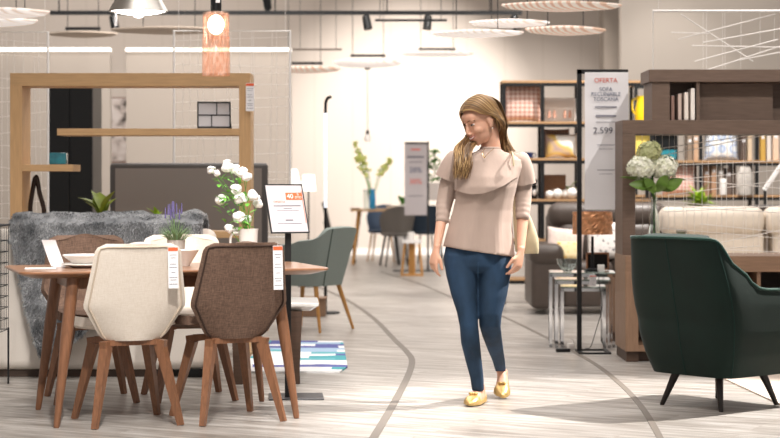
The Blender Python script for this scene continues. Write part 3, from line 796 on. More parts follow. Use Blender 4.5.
# teal dining armchair
m_teal = M('teal_grey_fabric', '#8c9792', .9, var=.06, scale=150, bump=.15, bscale=300)
ac = thing('armchair', 'grey-green upholstered tub chair with light oak legs behind the sign stand', 'chair', (px(309, 14.7), 14.72, 0), R(60))
def ushell(u, hw, yb, yf, p=4):
    """plan of a tub: left arm front -> back -> right arm front"""
    a = PI * u
    # superellipse half ring for the back, straight arms
    if u < .25: t = u / .25; return Vector((-hw, lerp(yf, yb + .22, t), 0))
    if u > .75: t = (u - .75) / .25; return Vector((hw, lerp(yb + .22, yf, t), 0))
    t = (u - .25) / .5; a = PI * (1 - t)
    c = math.copysign(abs(math.cos(a)) ** (2 / p), math.cos(a)); s = abs(math.sin(a)) ** (2 / p)
    return Vector((hw * c, yb + .22 - .22 * s, 0))
def tubfn(u, v):
    hb = interp([(0, .665), (.2, .69), (.32, .745), (.41, .81), (.5, .82), (.59, .81), (.68, .745), (.8, .69), (1, .665)], u)
    z = lerp(.36, hb, v); q = ushell(u, .27, -.27, .24)
    k = lerp(.82, 1.06, v); q = Vector((q.x * k, q.y * k - .05 * v * (1 if .25 < u < .75 else .4), z)); return q
MB().sheet(tubfn, 40, 10, -.04).build('shell', m_teal, ac, angle=60)
MB().sph((0, .0, .42), (.225, .23, .05), 24, 8, p=.6).build('seat', m_teal, ac)
MB().tube([tubfn(.44, v / 8) + Vector((0, -.003, 0)) for v in range(9)], .004, 6).build('seam', M('teal_seam', '#4a5a55', .9), ac)
for sx in (-1, 1):
    for sy in (-1, 1): MB().tube([(sx * .25, sy * .25 - .01, 0), (sx * .16, sy * .16, .40)], [.011, .02], 12).build('leg', m_oakleg, ac)
wb = thing('floor_box', 'low brown wooden box on the floor behind the grey-green chair', 'box', (px(312, 16.2), 16.25, 0))
MB().span((-.1, -.12, 0), (.12, .12, .15), .004).build('body', m_unit, wb, smooth=False)
MB().span((-.11, -.13, .15), (.13, .13, .165), .002).build('lid', m_unit, wb, smooth=False)

# slim LED floor lamp and two shaded floor lamps
ll = thing('floor_lamp', 'slim upright chrome floor lamp with bent tip standing behind the grey-green chair', 'lamp', W(325.5, 313, 16.55) * 1)
ll.location.z = 0
zt3 = W(0, 98, 16.5).z
MB().lathe([(.001, 0), (.13, 0), (.13, .01), (.12, .016), (.001, .016)], n=28).build('base', m_black, ll)
MB().cyl((0, 0, .01), (0, 0, .95), .014, n=12).build('pole', m_blacks, ll)
MB().tube([(0, 0, .95), (0, 0, 1.8)], .014, 12).build('light_tube', M('lit_tube', '#e9eef6', .3, emit=.7, emit_hex='#eef3ff'), ll)
MB().tube(smooth_path([(0, 0, 1.8), (.002, 0, zt3 - .04), (.02, -.02, zt3), (.05, -.04, zt3 + .01)], 5), .014, 10).build('tip', m_black, ll)
m_shade = M('lit_shade', '#fffaf4', .8, emit=1.1, emit_hex='#fff6ec')
def shade_lamp(label, pxx, d, r0, r1, zb_, zt_):
    t = thing('floor_lamp', label, 'lamp', (px(pxx, d), d, 0))
    MB().lathe([(.001, 0), (.12, 0), (.12, .015), (.001, .015)], n=24).build('base', m_black, t)
    MB().cyl((0, 0, .01), (0, 0, zt_ - .03), .010, n=10).build('pole', m_black, t)
    MB().lathe([(r0, zb_), (r1, zt_), (r1 - .004, zt_), (r0 - .004, zb_)], n=32, cap=False).build('shade', m_shade, t)
    MB().sph((0, 0, (zb_ + zt_) / 2), .035, 12, 8).build('bulb', bpy.data.materials['bulb_glow'], t)
shade_lamp('white-shaded floor lamp with the wider shade behind the offer sign', 288, 21.5, .148, .108, W(0, 185, 21.5).z, W(0, 169, 21.5).z)
shade_lamp('narrow white-shaded floor lamp just right of the offer sign', 308.5, 20.8, .085, .066, W(0, 191, 20.8).z, W(0, 174.5, 20.8).z)
# ================================================================ right: walnut unit
U0 = 1.54; UF = 12.2; UB = 12.6; LFr = 12.05
UX1 = 3.25
zA = W(0, 120, UF).z; zO = W(0, 134, UF).z; zC = W(0, 256, LFr).z; zD = W(0, 272, LFr).z
un = thing('wall_unit', 'walnut room-divider unit with open string window, upper box and low cubbies', 'shelf unit', (0, 0, 0))
MB().span((U0, LFr, zD), (UX1, UB + .02, zC), .003).build('worktop', m_unit, un, smooth=False)
MB().span((U0, UF, zC), (U0 + .085, UB, zO), .002).build('upright', m_unitd, un, smooth=False)
MB().span((UX1 - .1, UF, zC), (UX1, UB, zO), .002).build('upright', m_unitd, un, smooth=False)
MB().span((U0, UF, zO), (UX1, UB, zA), .002).build('lintel', m_unitd, un, smooth=False)
# low cabinet carcass
MB().span((U0 + .01, LFr + .03, 0), (U0 + .09, UB, .07)).build('plinth', m_dwood, un, smooth=False)
MB().span((U0 + .09, LFr + .08, 0), (UX1 - .02, UB - .03, .07)).build('plinth', m_dwood, un, smooth=False)
MB().span((U0, LFr, .07), (U0 + .085, UB, zD), .002).build('side_panel', m_unitv, un, smooth=False)
MB().span((UX1 - .085, LFr, .07), (UX1, UB, zD), .002).build('side_panel', m_unitv, un, smooth=False)
MB().span((U0 + .085, LFr + .01, .07), (UX1 - .085, UB, .11)).build('bottom_board', m_unit, un, smooth=False)
MB().span((U0 + .085, UB - .02, .11), (UX1 - .085, UB, zD)).build('back_panel', m_dwood, un, smooth=False)
zsh = W(0, 292, LFr).z
MB().span((U0 + .085, LFr + .02, zsh - .03), (UX1 - .085, UB - .02, zsh)).build('shelf', m_unit, un, smooth=False)
dvx = px(759.5, LFr)
MB().span((dvx - .012, LFr + .02, zsh), (dvx + .012, UB - .02, zD)).build('divider', m_unit, un, smooth=False)
# upper box
B0 = px(652, UF); zE = W(0, 82, UF).z; zT = W(0, 69.5, UF).z
MB().span((B0 - .022, UF - .02, zE), (UX1, UB, zT), .003).build('top_board', m_unitd, un, smooth=False)
MB().span((B0, UF, zA), (B0 + .118, UB, zE)).build('box_side', m_unitd, un, smooth=False)
MB().span((B0 + .11, UF + .19, zA), (UX1, UF + .21, zE)).build('box_back', m_unitd, un, smooth=False)
dx = px(698, UF)
MB().span((dx - .01, UF, zA), (dx + .01, UF + .19, zE)).build('box_divider', m_unitd, un, smooth=False)
MB().span((dx + .012, UF + .10, zA + .004), (px(776, UF), UF + .12, zE - .004)).build('box_door', m_unitd, un, smooth=False)
# strings across the open window
m_ = MB(); r_ = random.Random(33); wx0, wx1 = U0 + .085, UX1 - .1; yy = UF + .2
for i in range(34):
    x = lerp(wx0, wx1, (i + .5 + r_.uniform(-.35, .35)) / 34); m_.cyl((x, yy, zC), (x + r_.uniform(-.01, .01), yy, zO), .0015, n=5)
ph = lambda x, y: (px(x, yy), yy, W(x, y, yy).z)
for a, b in (((650, 150), (800, 128)), ((650, 166), (800, 160)), ((650, 158), (770, 134)), ((650, 182), (800, 168)), ((640, 176), (800, 190)), ((668, 195), (800, 178)), ((662, 212), (800, 205)), ((650, 205), (800, 214)), ((675, 252), (800, 226)), ((690, 248), (800, 253)), ((660, 228), (800, 240)), ((700, 224), (800, 234)), ((715, 249), (760, 246)), ((640, 199), (720, 206))):
    q = [Vector(ph(*a)), Vector(ph(*b))]
    q = [Vector((min(max(v.x, wx0 + .001), wx1 - .001), yy, v.z)) for v in q]
    m_.cyl(q[0], q[1], .0028, n=5)
m_.build('threads', m_str, un)

# books in the upper box
bkx = [(673, 96, .022, '#8a6d62', 3.0), (680, 94, .022, '#c4b0a5', 3), (686.5, 92.5, .026, '#e8ddd3', 1.5), (693, 88.5, .026, '#f1e9e1', 0)]
names = ['brown-spined book, leftmost of the four in the upper walnut box', 'taupe book second from the left in the upper walnut box', 'cream book third from the left in the upper walnut box', 'tallest pale book leaning by the divider in the upper walnut box']
for (bx, by, tw, hx, ln), nm in zip(bkx, names):
    t = thing('book', nm, 'book', (px(bx, UF + .01), UF + .01, zA + .001), 0, 'books in the upper box')
    hh = W(0, by, UF + .01).z - zA
    rm = Matrix.Rotation(R(-ln), 4, 'Y')
    m_ = MB().box((0, .08, hh / 2), (tw, .15, hh), None, .002); m_.build('cover', M('book_cover_' + hx[1:], hx, .6), t, smooth=False)
    MB().box((0, .083, hh / 2), (tw * .7, .147, hh + .0025)).build('pages', m_paper, t, smooth=False)
# white book in the lower cubby
t = thing('book', 'white book lying flat in the low cubby behind the green armchair', 'book', (px(742, 12.2), 12.24, zsh + .001))
MB().box((0, 0, .0205), (.195, .13, .041), None, .002).build('cover', m_paper, t, smooth=False)
MB().box((0, -.064, .0205), (.19, .006, .03)).build('pages', M('page_edge', '#cfc6bc', .9), t, smooth=False)
tag(MB().span((-.02, 0, 0), (.02, .1, .05), .002).build('small_box', M('brass_box', '#7d6242', .4), loc=(px(723, 12.2), 12.2, zsh + .001)), 'small brown box beside the white book in the low cubby', 'box')

# vase with hydrangeas
vp = Vector((px(654, 12.18), 12.18, zC + .001))
tag(MB().lathe([(.001, .0), (.036, 0), (.040, .006), (.041, .06), (.039, .16), (.030, .25), (.020, .31), (.019, .36), (.024, .385), (.0215, .385), (.0165, .36), (.0175, .31), (.0275, .25), (.0365, .16), (.0385, .06), (.037, .012), (.001, .010)], n=32).build('glass_vase', m_glass, loc=vp), 'clear bottle-shaped glass vase on the walnut unit behind the green armchair', 'vase')
hy = thing('hydrangeas', 'white and pale green hydrangea heads with big leaves in the glass vase', 'flowers', vp)
def hyd(mb, c, r, seed, n=150):
    r_ = random.Random(seed)
    for k in range(n):
        z = 1 - 2 * (k + .5) / n; a = k * 2.39996; s = math.sqrt(1 - z * z)
        d = Vector((s * math.cos(a), s * math.sin(a), z)); rr = r * r_.uniform(.80, 1.12)
        p = c + Vector((d.x * rr, d.y * rr, d.z * rr * .85)); q = d.to_track_quat('Z', 'Y').to_matrix() @ Matrix.Rotation(r_.uniform(0, 6), 3, 'Z')
        L = r * .23
        for w_ in range(4):
            dr = q @ Vector((math.cos(w_ * PI / 2), math.sin(w_ * PI / 2), .25)); sd = q @ Vector((-math.sin(w_ * PI / 2), math.cos(w_ * PI / 2), 0))
            mb.add([p, p + dr * L * .6 + sd * L * .45, p + dr * L, p + dr * L * .6 - sd * L * .45], [(0, 1, 2, 3)])
    mb.sph(c, (r * .86, r * .86, r * .74), 14, 10)
hm1 = M('hydrangea_white', '#f6f4ea', .7, hex2='#dfe2c4', scale=25); hm2 = M('hydrangea_green', '#a6ad76', .7, hex2='#bdbd94', scale=25)
stems = MB(); lv_ = MB()
for (hx, hy_, rr, dd, mm, nm) in ((641, 167, .085, 12.10, hm1, 1), (664, 168, .088, 12.14, hm1, 2), (649.5, 152, .078, 12.12, hm2, 3), (652, 165, .06, 12.13, hm1, 4)):
    c = W(hx, hy_, dd) - vp; m_ = MB(); hyd(m_, c, rr, nm); m_.build('flower_head', mm, hy, smooth=False, weld=False)
    stems.tube(smooth_path([(0.004 * nm - .01, 0, .02), (0, 0, .34), (c.x * .5, c.y * .5, lerp(.36, c.z, .6)), c], 5), .004, 6)
for (a, b, L, w_) in (((-.9, -.3, .25), .475, .23, .11), ((.9, -.35, .2), .475, .19, .12), ((.45, -.8, -.15), .47, .17, .10), ((-.5, -.8, -.1), .46, .17, .10), ((.8, .3, .4), .45, .17, .08), ((-.5, -.5, .5), .44, .17, .08)):
    leaf(lv_, (a[0] * .03, a[1] * .03, b), a, L, w_, 7, .1)
for p0, d0, L0, w0, s0 in (((-.03, -.08, .445), (-1, -.35, .22), .155, .075, (.2, .5, 1)), ((.02, -.09, .44), (.95, -.25, .30), .17, .085, (-.2, .5, 1)), ((.0, -.10, .42), (.5, -.3, .75), .14, .08, (-.8, .3, .6)), ((-.01, -.09, .41), (-.5, -.3, .8), .13, .07, (.8, .3, .6))): leaf(lv_, p0, d0, L0, w0, 7, .15, s0)
stems.build('stems', m_leafd, hy); lv_.build('leaves', M('hydrangea_leaf', '#5d7a30', .45, var=.25, scale=14), hy)
t = thing('photo_frame', 'tiny grey photo frame standing by the glass vase on the walnut unit', 'photo frame', (px(681.5, 12.25), 12.25, zC + .001), R(-15))
MB().box((0, 0, .082), (.066, .02, .164), None, .003).build('frame', M('frame_grey', '#9b9488', .4), t, smooth=False)
MB().box((0, -.0105, .082), (.05, .002, .14)).build('picture', M('frame_photo', '#6b6c52', .3, var=.3, scale=30), t, smooth=False)
tag(MB().lathe([(.001, 0), (.03, 0), (.03, .13), (.026, .135), (.001, .135)], n=24).build('candle', m_china, loc=(px(671.5, 12.28), 12.28, zC + .001)), 'white pillar candle between the glass vase and the tiny grey frame', 'candle')

# green velvet armchair and round rug
m_velvet = M('green_velvet', '#041d16', .85, var=.15, scale=7, sheen=.08, bump=.04, bscale=90)
gc = thing('armchair', 'dark green velvet armchair on splayed black legs seen from behind at the right', 'armchair', (1.742, 9.745, 0), R(-50))
def gplan(u):
    hw, yb, yf = .345, -.33, .36
    if u < .3: return Vector((-hw, lerp(yf, yb + .17, u / .3), 0))
    if u > .7: return Vector((hw, lerp(yb + .17, yf, (u - .7) / .3), 0))
    a = PI * (1 - (u - .3) / .4); p = 4.5
    c = math.copysign(abs(math.cos(a)) ** (2 / p), math.cos(a)); s = abs(math.sin(a)) ** (2 / p)
    return Vector((hw * c, yb + .17 - .17 * s, 0))
def gtop(u):
    u = min(u, 1 - u)
    return interp([(0, .625), (.12, .62), (.22, .625), (.26, .635), (.285, .665), (.302, .72), (.315, .80), (.33, .855), (.35, .882), (.38, .890), (.5, .895)], u)
def gfn(u, v):
    q = gplan(u); z = lerp(.175, gtop(u), v)
    k = interp([(.175, .78), (.28, .90), (.40, .97), (.55, 1.0), (.64, .99), (.9, .855)], z)
    ky = interp([(.175, .80), (.28, .90), (.40, .98), (.55, 1.), (.9, 1.)], z)
    back = max(0, min(1, (-q.y - .1) / .12))
    return Vector((q.x * k, q.y * ky - back * .10 * max(0, z - .45) / .45, z))
m_ = MB(); m_.sheet(gfn, 84, 26, -.085)
m_.build('shell', m_velvet, gc, angle=70)
pth = [gfn(i / 84, 1.) + (Vector((0, .0, 0)) - Vector((gplan(i / 84).x, gplan(i / 84).y, 0))).normalized() * .004 for i in range(85)]
MB().tube(pth, .009, 8).build('piping', M('velvet_piping', '#0e3a31', .7, sheen=.2), gc)
bp_ = [gfn(i / 84, 0.) for i in range(85)]
ctr = [Vector((p.x * .98, p.y * .98, .205)) for p in bp_]
m_ = MB(); m_.loft([[Vector((p.x, p.y, .176)) for p in ctr], [Vector((p.x, p.y, .27)) for p in ctr]]); m_.build('underside', m_velvet, gc)
m_ = MB(); m_.box((0, .06, .36), (.5, .56, .17), None, .05, 4); m_.build('seat_cushion', m_velvet, gc)
m_blleg = M('black_wood_leg', '#1d1512', .4)
for sx, sy in ((-1, -1), (1, -1), (1, 1), (-1, 1)):
    MB().tube([(sx * .20, sy * .225, 0), (sx * .20, sy * .225, .004), (sx * .135, sy * .165, .205)], [.011, .012, .024], 14).build('leg', m_blleg, gc)
for pth2 in ([gfn(.352, v / 10) for v in range(11)], [gfn(.648, v / 10) for v in range(11)], [gfn(.5, v / 10) for v in range(11)]):
    MB().tube(pth2, .0035, 6).build('seam', M('velvet_seam', '#0a2a24', .9) if 'velvet_seam' not in bpy.data.materials else bpy.data.materials['velvet_seam'], gc)
rgd = MB(); rc = Vector((3.02, 11.05))
rgd.prism([(2.075, 9.45), (4.0, 9.55), (3.9, 11.9), (1.95, 11.85)], .0006, .010)
rr = rgd.build('cream_rug', M('cream_rug', '#d9c9bc', .95, var=.06, scale=60, bump=.3, bscale=150), smooth=False)
tag(rr, 'flat pale cream rug on the floor beyond the green armchair', 'rug')

# offer banner stand
bs = thing('banner_stand', 'tall black banner stand with white paper sofa offer beside the walnut unit', 'sign', (px(579.3, 12.75), 12.75, 0))
zh = W(0, 69.5, 12.75).z; bw = px(628, 12.75) - px(577, 12.75)
MB().span((-.016, -.012, .012), (.016, .012, zh)).build('pole', m_black, bs, smooth=False)
MB().span((-.016, -.012, zh - .03), (bw - .016, .012, zh)).build('top_bar', m_black, bs, smooth=False)
m_ = MB()
for y in (-.13, .13): m_.span((-.016, y - .012, 0), (.205, y + .012, .012))
m_.span((-.016, -.13, 0), (.016, .13, .012)); m_.span((.18, -.13, 0), (.205, .13, .012))
m_.build('base', m_black, bs, smooth=False)
sh0 = .036; sh1 = bw - .016
def ppr(u, v): return Vector((lerp(sh0, sh1, u), -.018 + .005 * math.sin(u * 5 + v * 9) + .004 * math.sin(v * 17), lerp(.99, zh - .02, v)))
pp = MB().sheet(ppr, 10, 40, .001).build('paper_banner', m_paper, bs)
cx = (sh0 + sh1) / 2 - .006
zy = lambda y: W(0, y, 12.73).z
for s, y, sz, mm in (('OFERTA', 82.5, .044, m_red), ('SOFA', 91, .037, m_inkb), ('RECLINABLE', 96, .037, m_inkb), ('TOSCANA', 101, .037, m_inkb), ('2.599', 133.5, .062, m_ink)):
    lettering(s, bs, (cx - (.02 if s == '2.599' else 0), -.030, zy(y)), sz, mm)
for y, ww, hh in ((107, .15, .010), (116, .14, .014), (122, .14, .004), (145, .12, .005), (149, .1, .003), (170, .12, .005), (174, .09, .003)):
    MB().span((cx - ww / 2, -.0292, zy(y) - hh / 2), (cx + ww / 2, -.0282, zy(y) + hh / 2)).build('print_line', M('print_grey', '#8d8c96', .7) if 'print_grey' not in bpy.data.materials else bpy.data.materials['print_grey'], bs, smooth=False)

# nest of chrome tables
nc = Vector((1.385, 13.32, 0))
def nest(label, x0, x1, y0, y1, h, t=.022):
    t_ = thing('nesting_table', label, 'table', (nc.x, nc.y, 0), R(-4), 'nest of chrome tables')
    for x in (x0, x1):
        m_ = MB(); a = x + (t / 2 if x == x0 else -t / 2)
        m_.span((a - t / 2, y0, 0), (a + t / 2, y0 + t, h)); m_.span((a - t / 2, y1 - t, 0), (a + t / 2, y1, h))
        m_.span((a - t / 2, y0, 0), (a + t / 2, y1, t)); m_.span((a - t / 2, y0, h - t), (a + t / 2, y1, h))
        m_.build('side_frame', m_chrome, t_, smooth=False)
    m_ = MB()
    for y in (y0, y1 - t): m_.span((x0 + t, y, h - t), (x1 - t, y + t, h))
    m_.build('top_rail', m_chrome, t_, smooth=False)
    MB().span((x0, y0, h + .0005), (x1, y1, h + .009)).build('glass_top', M('table_glass', '#cfe0da', .04, trans=.75, ior=1.45) if 'table_glass' not in bpy.data.materials else bpy.data.materials['table_glass'], t_, smooth=False)
    return t_
nest('tallest and widest of the chrome nesting tables, carrying the copper lamp', -.235, .235, -.19, .19, .525)
nest('middle chrome nesting table tucked inside the widest one', -.195, .2, -.235, .16, .475)
nest('smallest chrome nesting table at the inside of the nest', -.155, .165, -.255, .13, .425)
TT = .535
lc = Vector((px(592.5, 13.38), 13.38, TT))
cl = thing('table_lamp', 'table lamp with crumpled copper drum shade on the chrome nesting tables', 'lamp', lc)
MB().lathe([(.001, 0), (.055, 0), (.055, .012), (.02, .02), (.001, .02)], n=24).build('base', m_black, cl)
MB().tube([(0, 0, .015), (0, 0, .25)], [.013, .010], 10).build('stem', m_black, cl)
zs0 = W(0, 234.5, 13.3).z - TT; zs1_ = W(0, 212, 13.3).z - TT
m_ = MB(); nseg = 56; rows = 10; r_ = random.Random(9)
ring = []
jit = {(i, j): r_.uniform(-.004, .006) for i in range(nseg) for j in range(rows + 1)}
for j in range(rows + 1): ring.append([Vector(((.142 + jit[i, j]) * math.cos(2 * PI * (i + .5 * (j % 2)) / nseg), (.142 + jit[i, j]) * math.sin(2 * PI * (i + .5 * (j % 2)) / nseg), lerp(zs0, zs1_, j / rows))) for i in range(nseg)])
ring += [[Vector((p.x * .95, p.y * .95, p.z)) for p in ring[-1]], [Vector((p.x * .95, p.y * .95, p.z)) for p in ring[0]]]
m_.loft(ring, cap=False); m_.build('shade', M('copper_leaf', '#dc9f74', .3, .6, var=.25, scale=30), cl, smooth=False)
MB().sph((0, 0, (zs0 + zs1_) / 2), .03, 12, 8).build('bulb', M('bulb_soft', '#fff2df', .5), cl)
m_ = MB(); m_.tube(smooth_path([(.04, -.05, .008), (.02, -.2, .012), (.005, -.315, .004), (.015, -.33, -.1), (.03, -.33, -.25), (-.01, -.33, -.4), (-.05, -.34, -.52), (-.09, -.38, -.53)], 6), .0028, 6); m_.build('cord', m_blacks, cl)
bwl = tag(MB().lathe([(.001, 0), (.03, 0), (.035, .006), (.07, .05), (.082, .09), (.078, .09), (.065, .052), (.03, .012), (.001, .010)], n=14).build('glass_bowl', m_glass, smooth=False, loc=(px(567.5, 13.28), 13.28, TT)), 'faceted clear glass bowl on the chrome nesting tables', 'bowl')
pf = thing('photo_frame', 'black photo frame leaning under the copper lamp', 'photo frame', (px(597.5, 13.46), 13.46, TT), R(6))
m_ = MB()
for a, b in (((-.085, -.006, .002), (-.073, .006, .13)), ((.073, -.006, .002), (.085, .006, .13)), ((-.085, -.006, .118), (.085, .006, .13)), ((-.085, -.006, .002), (.085, .006, .014))): m_.span(a, b)
m_.build('frame', M('frame_copper', '#a8785a', .4), pf, smooth=False); MB().span((-.073, -.002, .014), (.073, .003, .118)).build('picture', m_blacks, pf, smooth=False)
tag(MB().box((0, 0, .026), (.048, .03, .052), None, .003).build('white_box', m_white, loc=(px(601, 13.22), 13.22, TT)), 'small white cube on the nesting tables in front of the black frame', 'box')
price_tag('white and orange price tag hanging from the front edge of the nesting table', Vector((px(593, 13.04), 13.04, .518)), 0, .075, .045)
pg = thing('plug_adapter', 'white power plug on the floor below the nesting tables', 'plug', FL(571, 349), R(20))
MB().box((0, 0, .02), (.05, .035, .04), None, .006).build('body', m_white, pg)
MB().tube(smooth_path([(.02, 0, .02), (.02, .0, .06), (0, .01, .07)], 4), .004, 6).build('cord', m_white, pg)
tag(MB().box((0, 0, .012), (.10, .03, .024), None, .004).build('power_strip', m_blacks, loc=FL(563, 352), rz=R(10)), 'short black power strip beside the white plug on the floor', 'power strip')

# leather recliner sofa
m_lea = M('taupe_leather', '#4c423c', .38, var=.06, scale=14, bump=.12, bscale=60)
rs = thing('recliner_sofa', 'taupe leather recliner sofa with padded headrests behind the nesting tables', 'sofa', (0, 0, 0))
a0, a1 = px(531, 16.4), px(700, 16.4); b = .28
def arm(xa, xb):
    m_ = MB(); m_.span((xa, 16.35, .05), (xb, 17.2, .5), .05, 4); m_.box(((xa + xb) / 2, 16.72, .53), (xb - xa + .03, .8, .2), None, .085, 5); m_.build('armrest', m_lea, rs)
arm(a0, a0 + b); arm(a1 - b, a1)
MB().span((a0 + .1, 16.5, .06), (a1 - .1, 17.2, .3), .03).build('base', m_lea, rs)
MB().span((a0 + .2, 17.05, .2), (a1 - .2, 17.3, .9), .05).build('back_frame', m_lea, rs)
w_ = (a1 - a0 - 2 * b) / 2
for i in range(2):
    xa = a0 + b + i * w_
    MB().span((xa + .006, 16.4, .26), (xa + w_ - .006, 17.0, .47), .07, 5).build('seat_cushion', m_lea, rs)
    MB().span((xa + .01, 16.38, .07), (xa + w_ - .01, 16.45, .27), .03, 3).build('footrest', m_lea, rs)
    MB().box((xa + w_ / 2, 16.98, .62), (w_ - .01, .24, .38), Matrix.Rotation(R(-8), 3, 'X'), .09, 5).build('back_cushion', m_lea, rs)
    MB().box((xa + w_ / 2, 17.02, .87), (w_ + .16, .26, .25), None, .11, 6).build('headrest', m_lea, rs)
def cushion(name, label, x, d, z, w, h, t, mat, tilt=0., rz=0., grp=None, spin=0.):
    m = Matrix.Translation((x, d, z)) @ Matrix.Rotation(rz, 4, 'Z') @ Matrix.Rotation(tilt, 4, 'X') @ Matrix.Translation((0, 0, h / 2)) @ Matrix.Rotation(spin, 4, 'Y') @ Matrix.Translation((0, 0, -h / 2))
    o = MB().cushion(w, h, t, 14).build(name, mat, angle=80); o.matrix_world = m
    return tag(o, label, 'cushion', grp)
m_blush = M('blush_cushion', '#e2cfc6', .9, var=.08, scale=40)
cushion('throw_pillow', 'blush white cushion leaning on the taupe leather sofa', px(566, 16.55), 16.58, .478, .34, .3, .12, m_blush, R(-18), spin=R(6))
cushion('throw_pillow', 'yellow patterned cushion right behind the glass bowl on the taupe sofa', px(570, 16.42), 16.44, .478, .22, .18, .08, ramp_mat('yellow_print', 'voronoi', [(.1, '#e9b84e'), (.5, '#f0dcae')], 22, dist=1), R(-20))
cushion('throw_pillow', 'white cushion speckled with black on the taupe sofa behind the copper lamp', px(607, 16.6), 16.6, .478, .36, .36, .12, ramp_mat('speckle_print', 'noise', [(.36, '#3c3c46'), (.42, '#dcd8d4'), (.66, '#e6e2de'), (.72, '#8890a4')], 18), R(-18))

# white leather sofa seen through the string window
m_wl = M('ivory_leather', '#dcd0c1', .5, var=.04, scale=12, bump=.08, bscale=40)
ws = thing('ivory_sofa', 'ivory leather sofa seen through the string window of the walnut unit', 'sofa', (0, 0, 0))
s0, s1 = px(661, 14.6), 4.0
for i, (xa, xb) in enumerate(((s0, px(766, 14.6)), (px(766.5, 14.6), s1))):
    MB().span((xa, 14.58, .76), (xb, 14.86, .985), .085, 5).build('headrest', m_wl, ws)
    MB().span((xa + .06, 14.62, .42), (xb - .005, 14.86, .79), .05, 4).build('back_cushion', m_wl, ws)
    MB().span((xa + .02, 13.85, .27), (xb - .005, 14.65, .46), .06, 4).build('seat_cushion', m_wl, ws)
MB().span((s0 + .04, 13.9, .06), (s1, 14.95, .3), .03).build('base', m_wl, ws)
MB().span((s0 + .1, 14.84, .2), (s1, 14.98, .86), .04).build('back_frame', m_wl, ws)

# ================================================================ bookcases
m_shelfwood = M('shelf_pine', '#b58f68', .55, var=.1, scale=6, stretch=(1, 8, 10))
def bookcase(label, xs, d0, d1, zs, top):
    t = thing('bookcase', label, 'shelf', (0, 0, 0))
    for x in xs:
        for y in (d0, d1 - .03): MB().span((x - .018, y, 0), (x + .018, y + .03, top)).build('post', m_black, t, smooth=False)
    for z in zs:
        MB().span((xs[0] - .018, d0 - .004, z - .055), (xs[-1] + .018, d0 + .026, z - .022)).build('rail', m_black, t, smooth=False)
        MB().span((xs[0] - .02, d0 - .006, z - .022), (xs[-1] + .02, d1, z)).build('shelf_board', m_shelfwood, t, smooth=False)
    return t
D1 = 17.8
xsL = [px(504, D1), px(542.5, D1), px(580, D1), px(616, D1), px(652, D1)]
zsL = [.25, .63, W(0, 199, D1).z, W(0, 158, D1).z, W(0, 121.5, D1).z, W(0, 80.5, D1).z]
bookcase('tall black metal bookcase with wooden shelves behind the woman', xsL, D1, D1 + .36, zsL, zsL[-1] - .02)
D2 = 19
xsR = [px(636, D2), px(701, D2), px(757, D2), px(815, D2)]
zsR = [.3, .68, W(0, 195, D2).z, W(0, 160.5, D2).z, W(0, 122, D2).z, 2.2]
bookcase('long black bookcase with wooden shelves behind the ivory sofa', xsR, D2, D2 + .4, zsR, 2.18)
m_tri = ramp_mat('pink_triangle_print', 'checker', [(.0, '#c08f80'), (.5, '#e2c9bc')], 32, rot=(0, R(45), 0), stretch=(1, .01, 1.0), const=True)
zz = lambda k: zsL[k] + .001
cushion('throw_pillow', 'dusty pink triangle-patterned cushion on the top left shelf of the bookcase', px(523, D1), D1 + .12, zz(4), .375, .37, .11, m_tri, R(-5))
# second bay, top: white tray set
tr = thing('tray_rack', 'white wire rack of small hanging pink tassels on the upper middle shelf', 'rack', (px(561, D1), D1 + .15, zz(4)))
MB().span((-.155, .1, 0), (.155, .115, .24), .004).build('back_board', m_white, tr, smooth=False)
m_ = MB()
for z in (.13, .22): m_.cyl((-.155, .0, z), (.155, .0, z), .004, n=6)
m_.span((-.157, 0, 0), (-.15, .1, .23)); m_.span((.15, 0, 0), (.157, .1, .23)); m_.build('rails', m_whitem, tr, smooth=False)
m_tas = M('tassel_pink', '#c99a86', .8)
for i, x in enumerate((-.1, -.05, .05, .1)): MB().tube([(x, -.002, .12), (x, -.002, .09), (x, -.002, .04)], [.002, .012, .015], 8).build('tassel', m_tas, tr)
cushion('striped_pillow', 'round brown pinstriped cushion on the middle shelf of the bookcase', px(557, D1), D1 + .22, zz(3), .29, .29, .1, ramp_mat('brown_pinstripe', 'wave', [(.3, '#6b5247'), (.7, '#a58f83')], 12), R(-4))
cushion('throw_pillow', 'white and yellow colour-block cushion on the middle shelf of the bookcase', px(562.5, D1), D1 + .1, zz(3), .32, .235, .1, ramp_mat('colourblock_print', 'voronoi', [(0, '#efe9e0'), (.5, '#f1ece4'), (.62, '#e3bd5e'), (.8, '#b59a92')], 5.0, dist=1., const=False), R(-6))
t = thing('mug', 'navy blue mug on the shelf right behind the woman\'s shoulder', 'cup', (px(529.5, D1), D1 + .08, zz(3)))
MB().lathe([(.03, 0), (.038, .004), (.042, .055), (.038, .055), (.03, .008), (.001, .008)], n=20).build('body', M('navy_glaze', '#1f2c55', .3), t)
MB().tube(smooth_path([(.04, 0, .045), (.065, 0, .04), (.062, 0, .015), (.038, 0, .01)], 4), .005, 6).build('handle', bpy.data.materials['navy_glaze'], t)
tag(MB().span((-.13, 0, 0), (.10, .012, .235), .003).build('woven_panel', ramp_mat('woven_rattan', 'wave', [(.3, '#7c5a44'), (.7, '#a98366')], 16, rot=(0, R(90), 0)), loc=(px(558, D1), D1 + .25, zz(2))), 'brown woven rattan panel on the lower middle shelf behind white balls', 'panel')
def ball(label, p, r):
    return tag(MB().sph(p + Vector((0, 0, r)), (r, r, r * .98), 16, 12).build('decor_ball', m_china), label, 'ornament', 'white ornament balls')
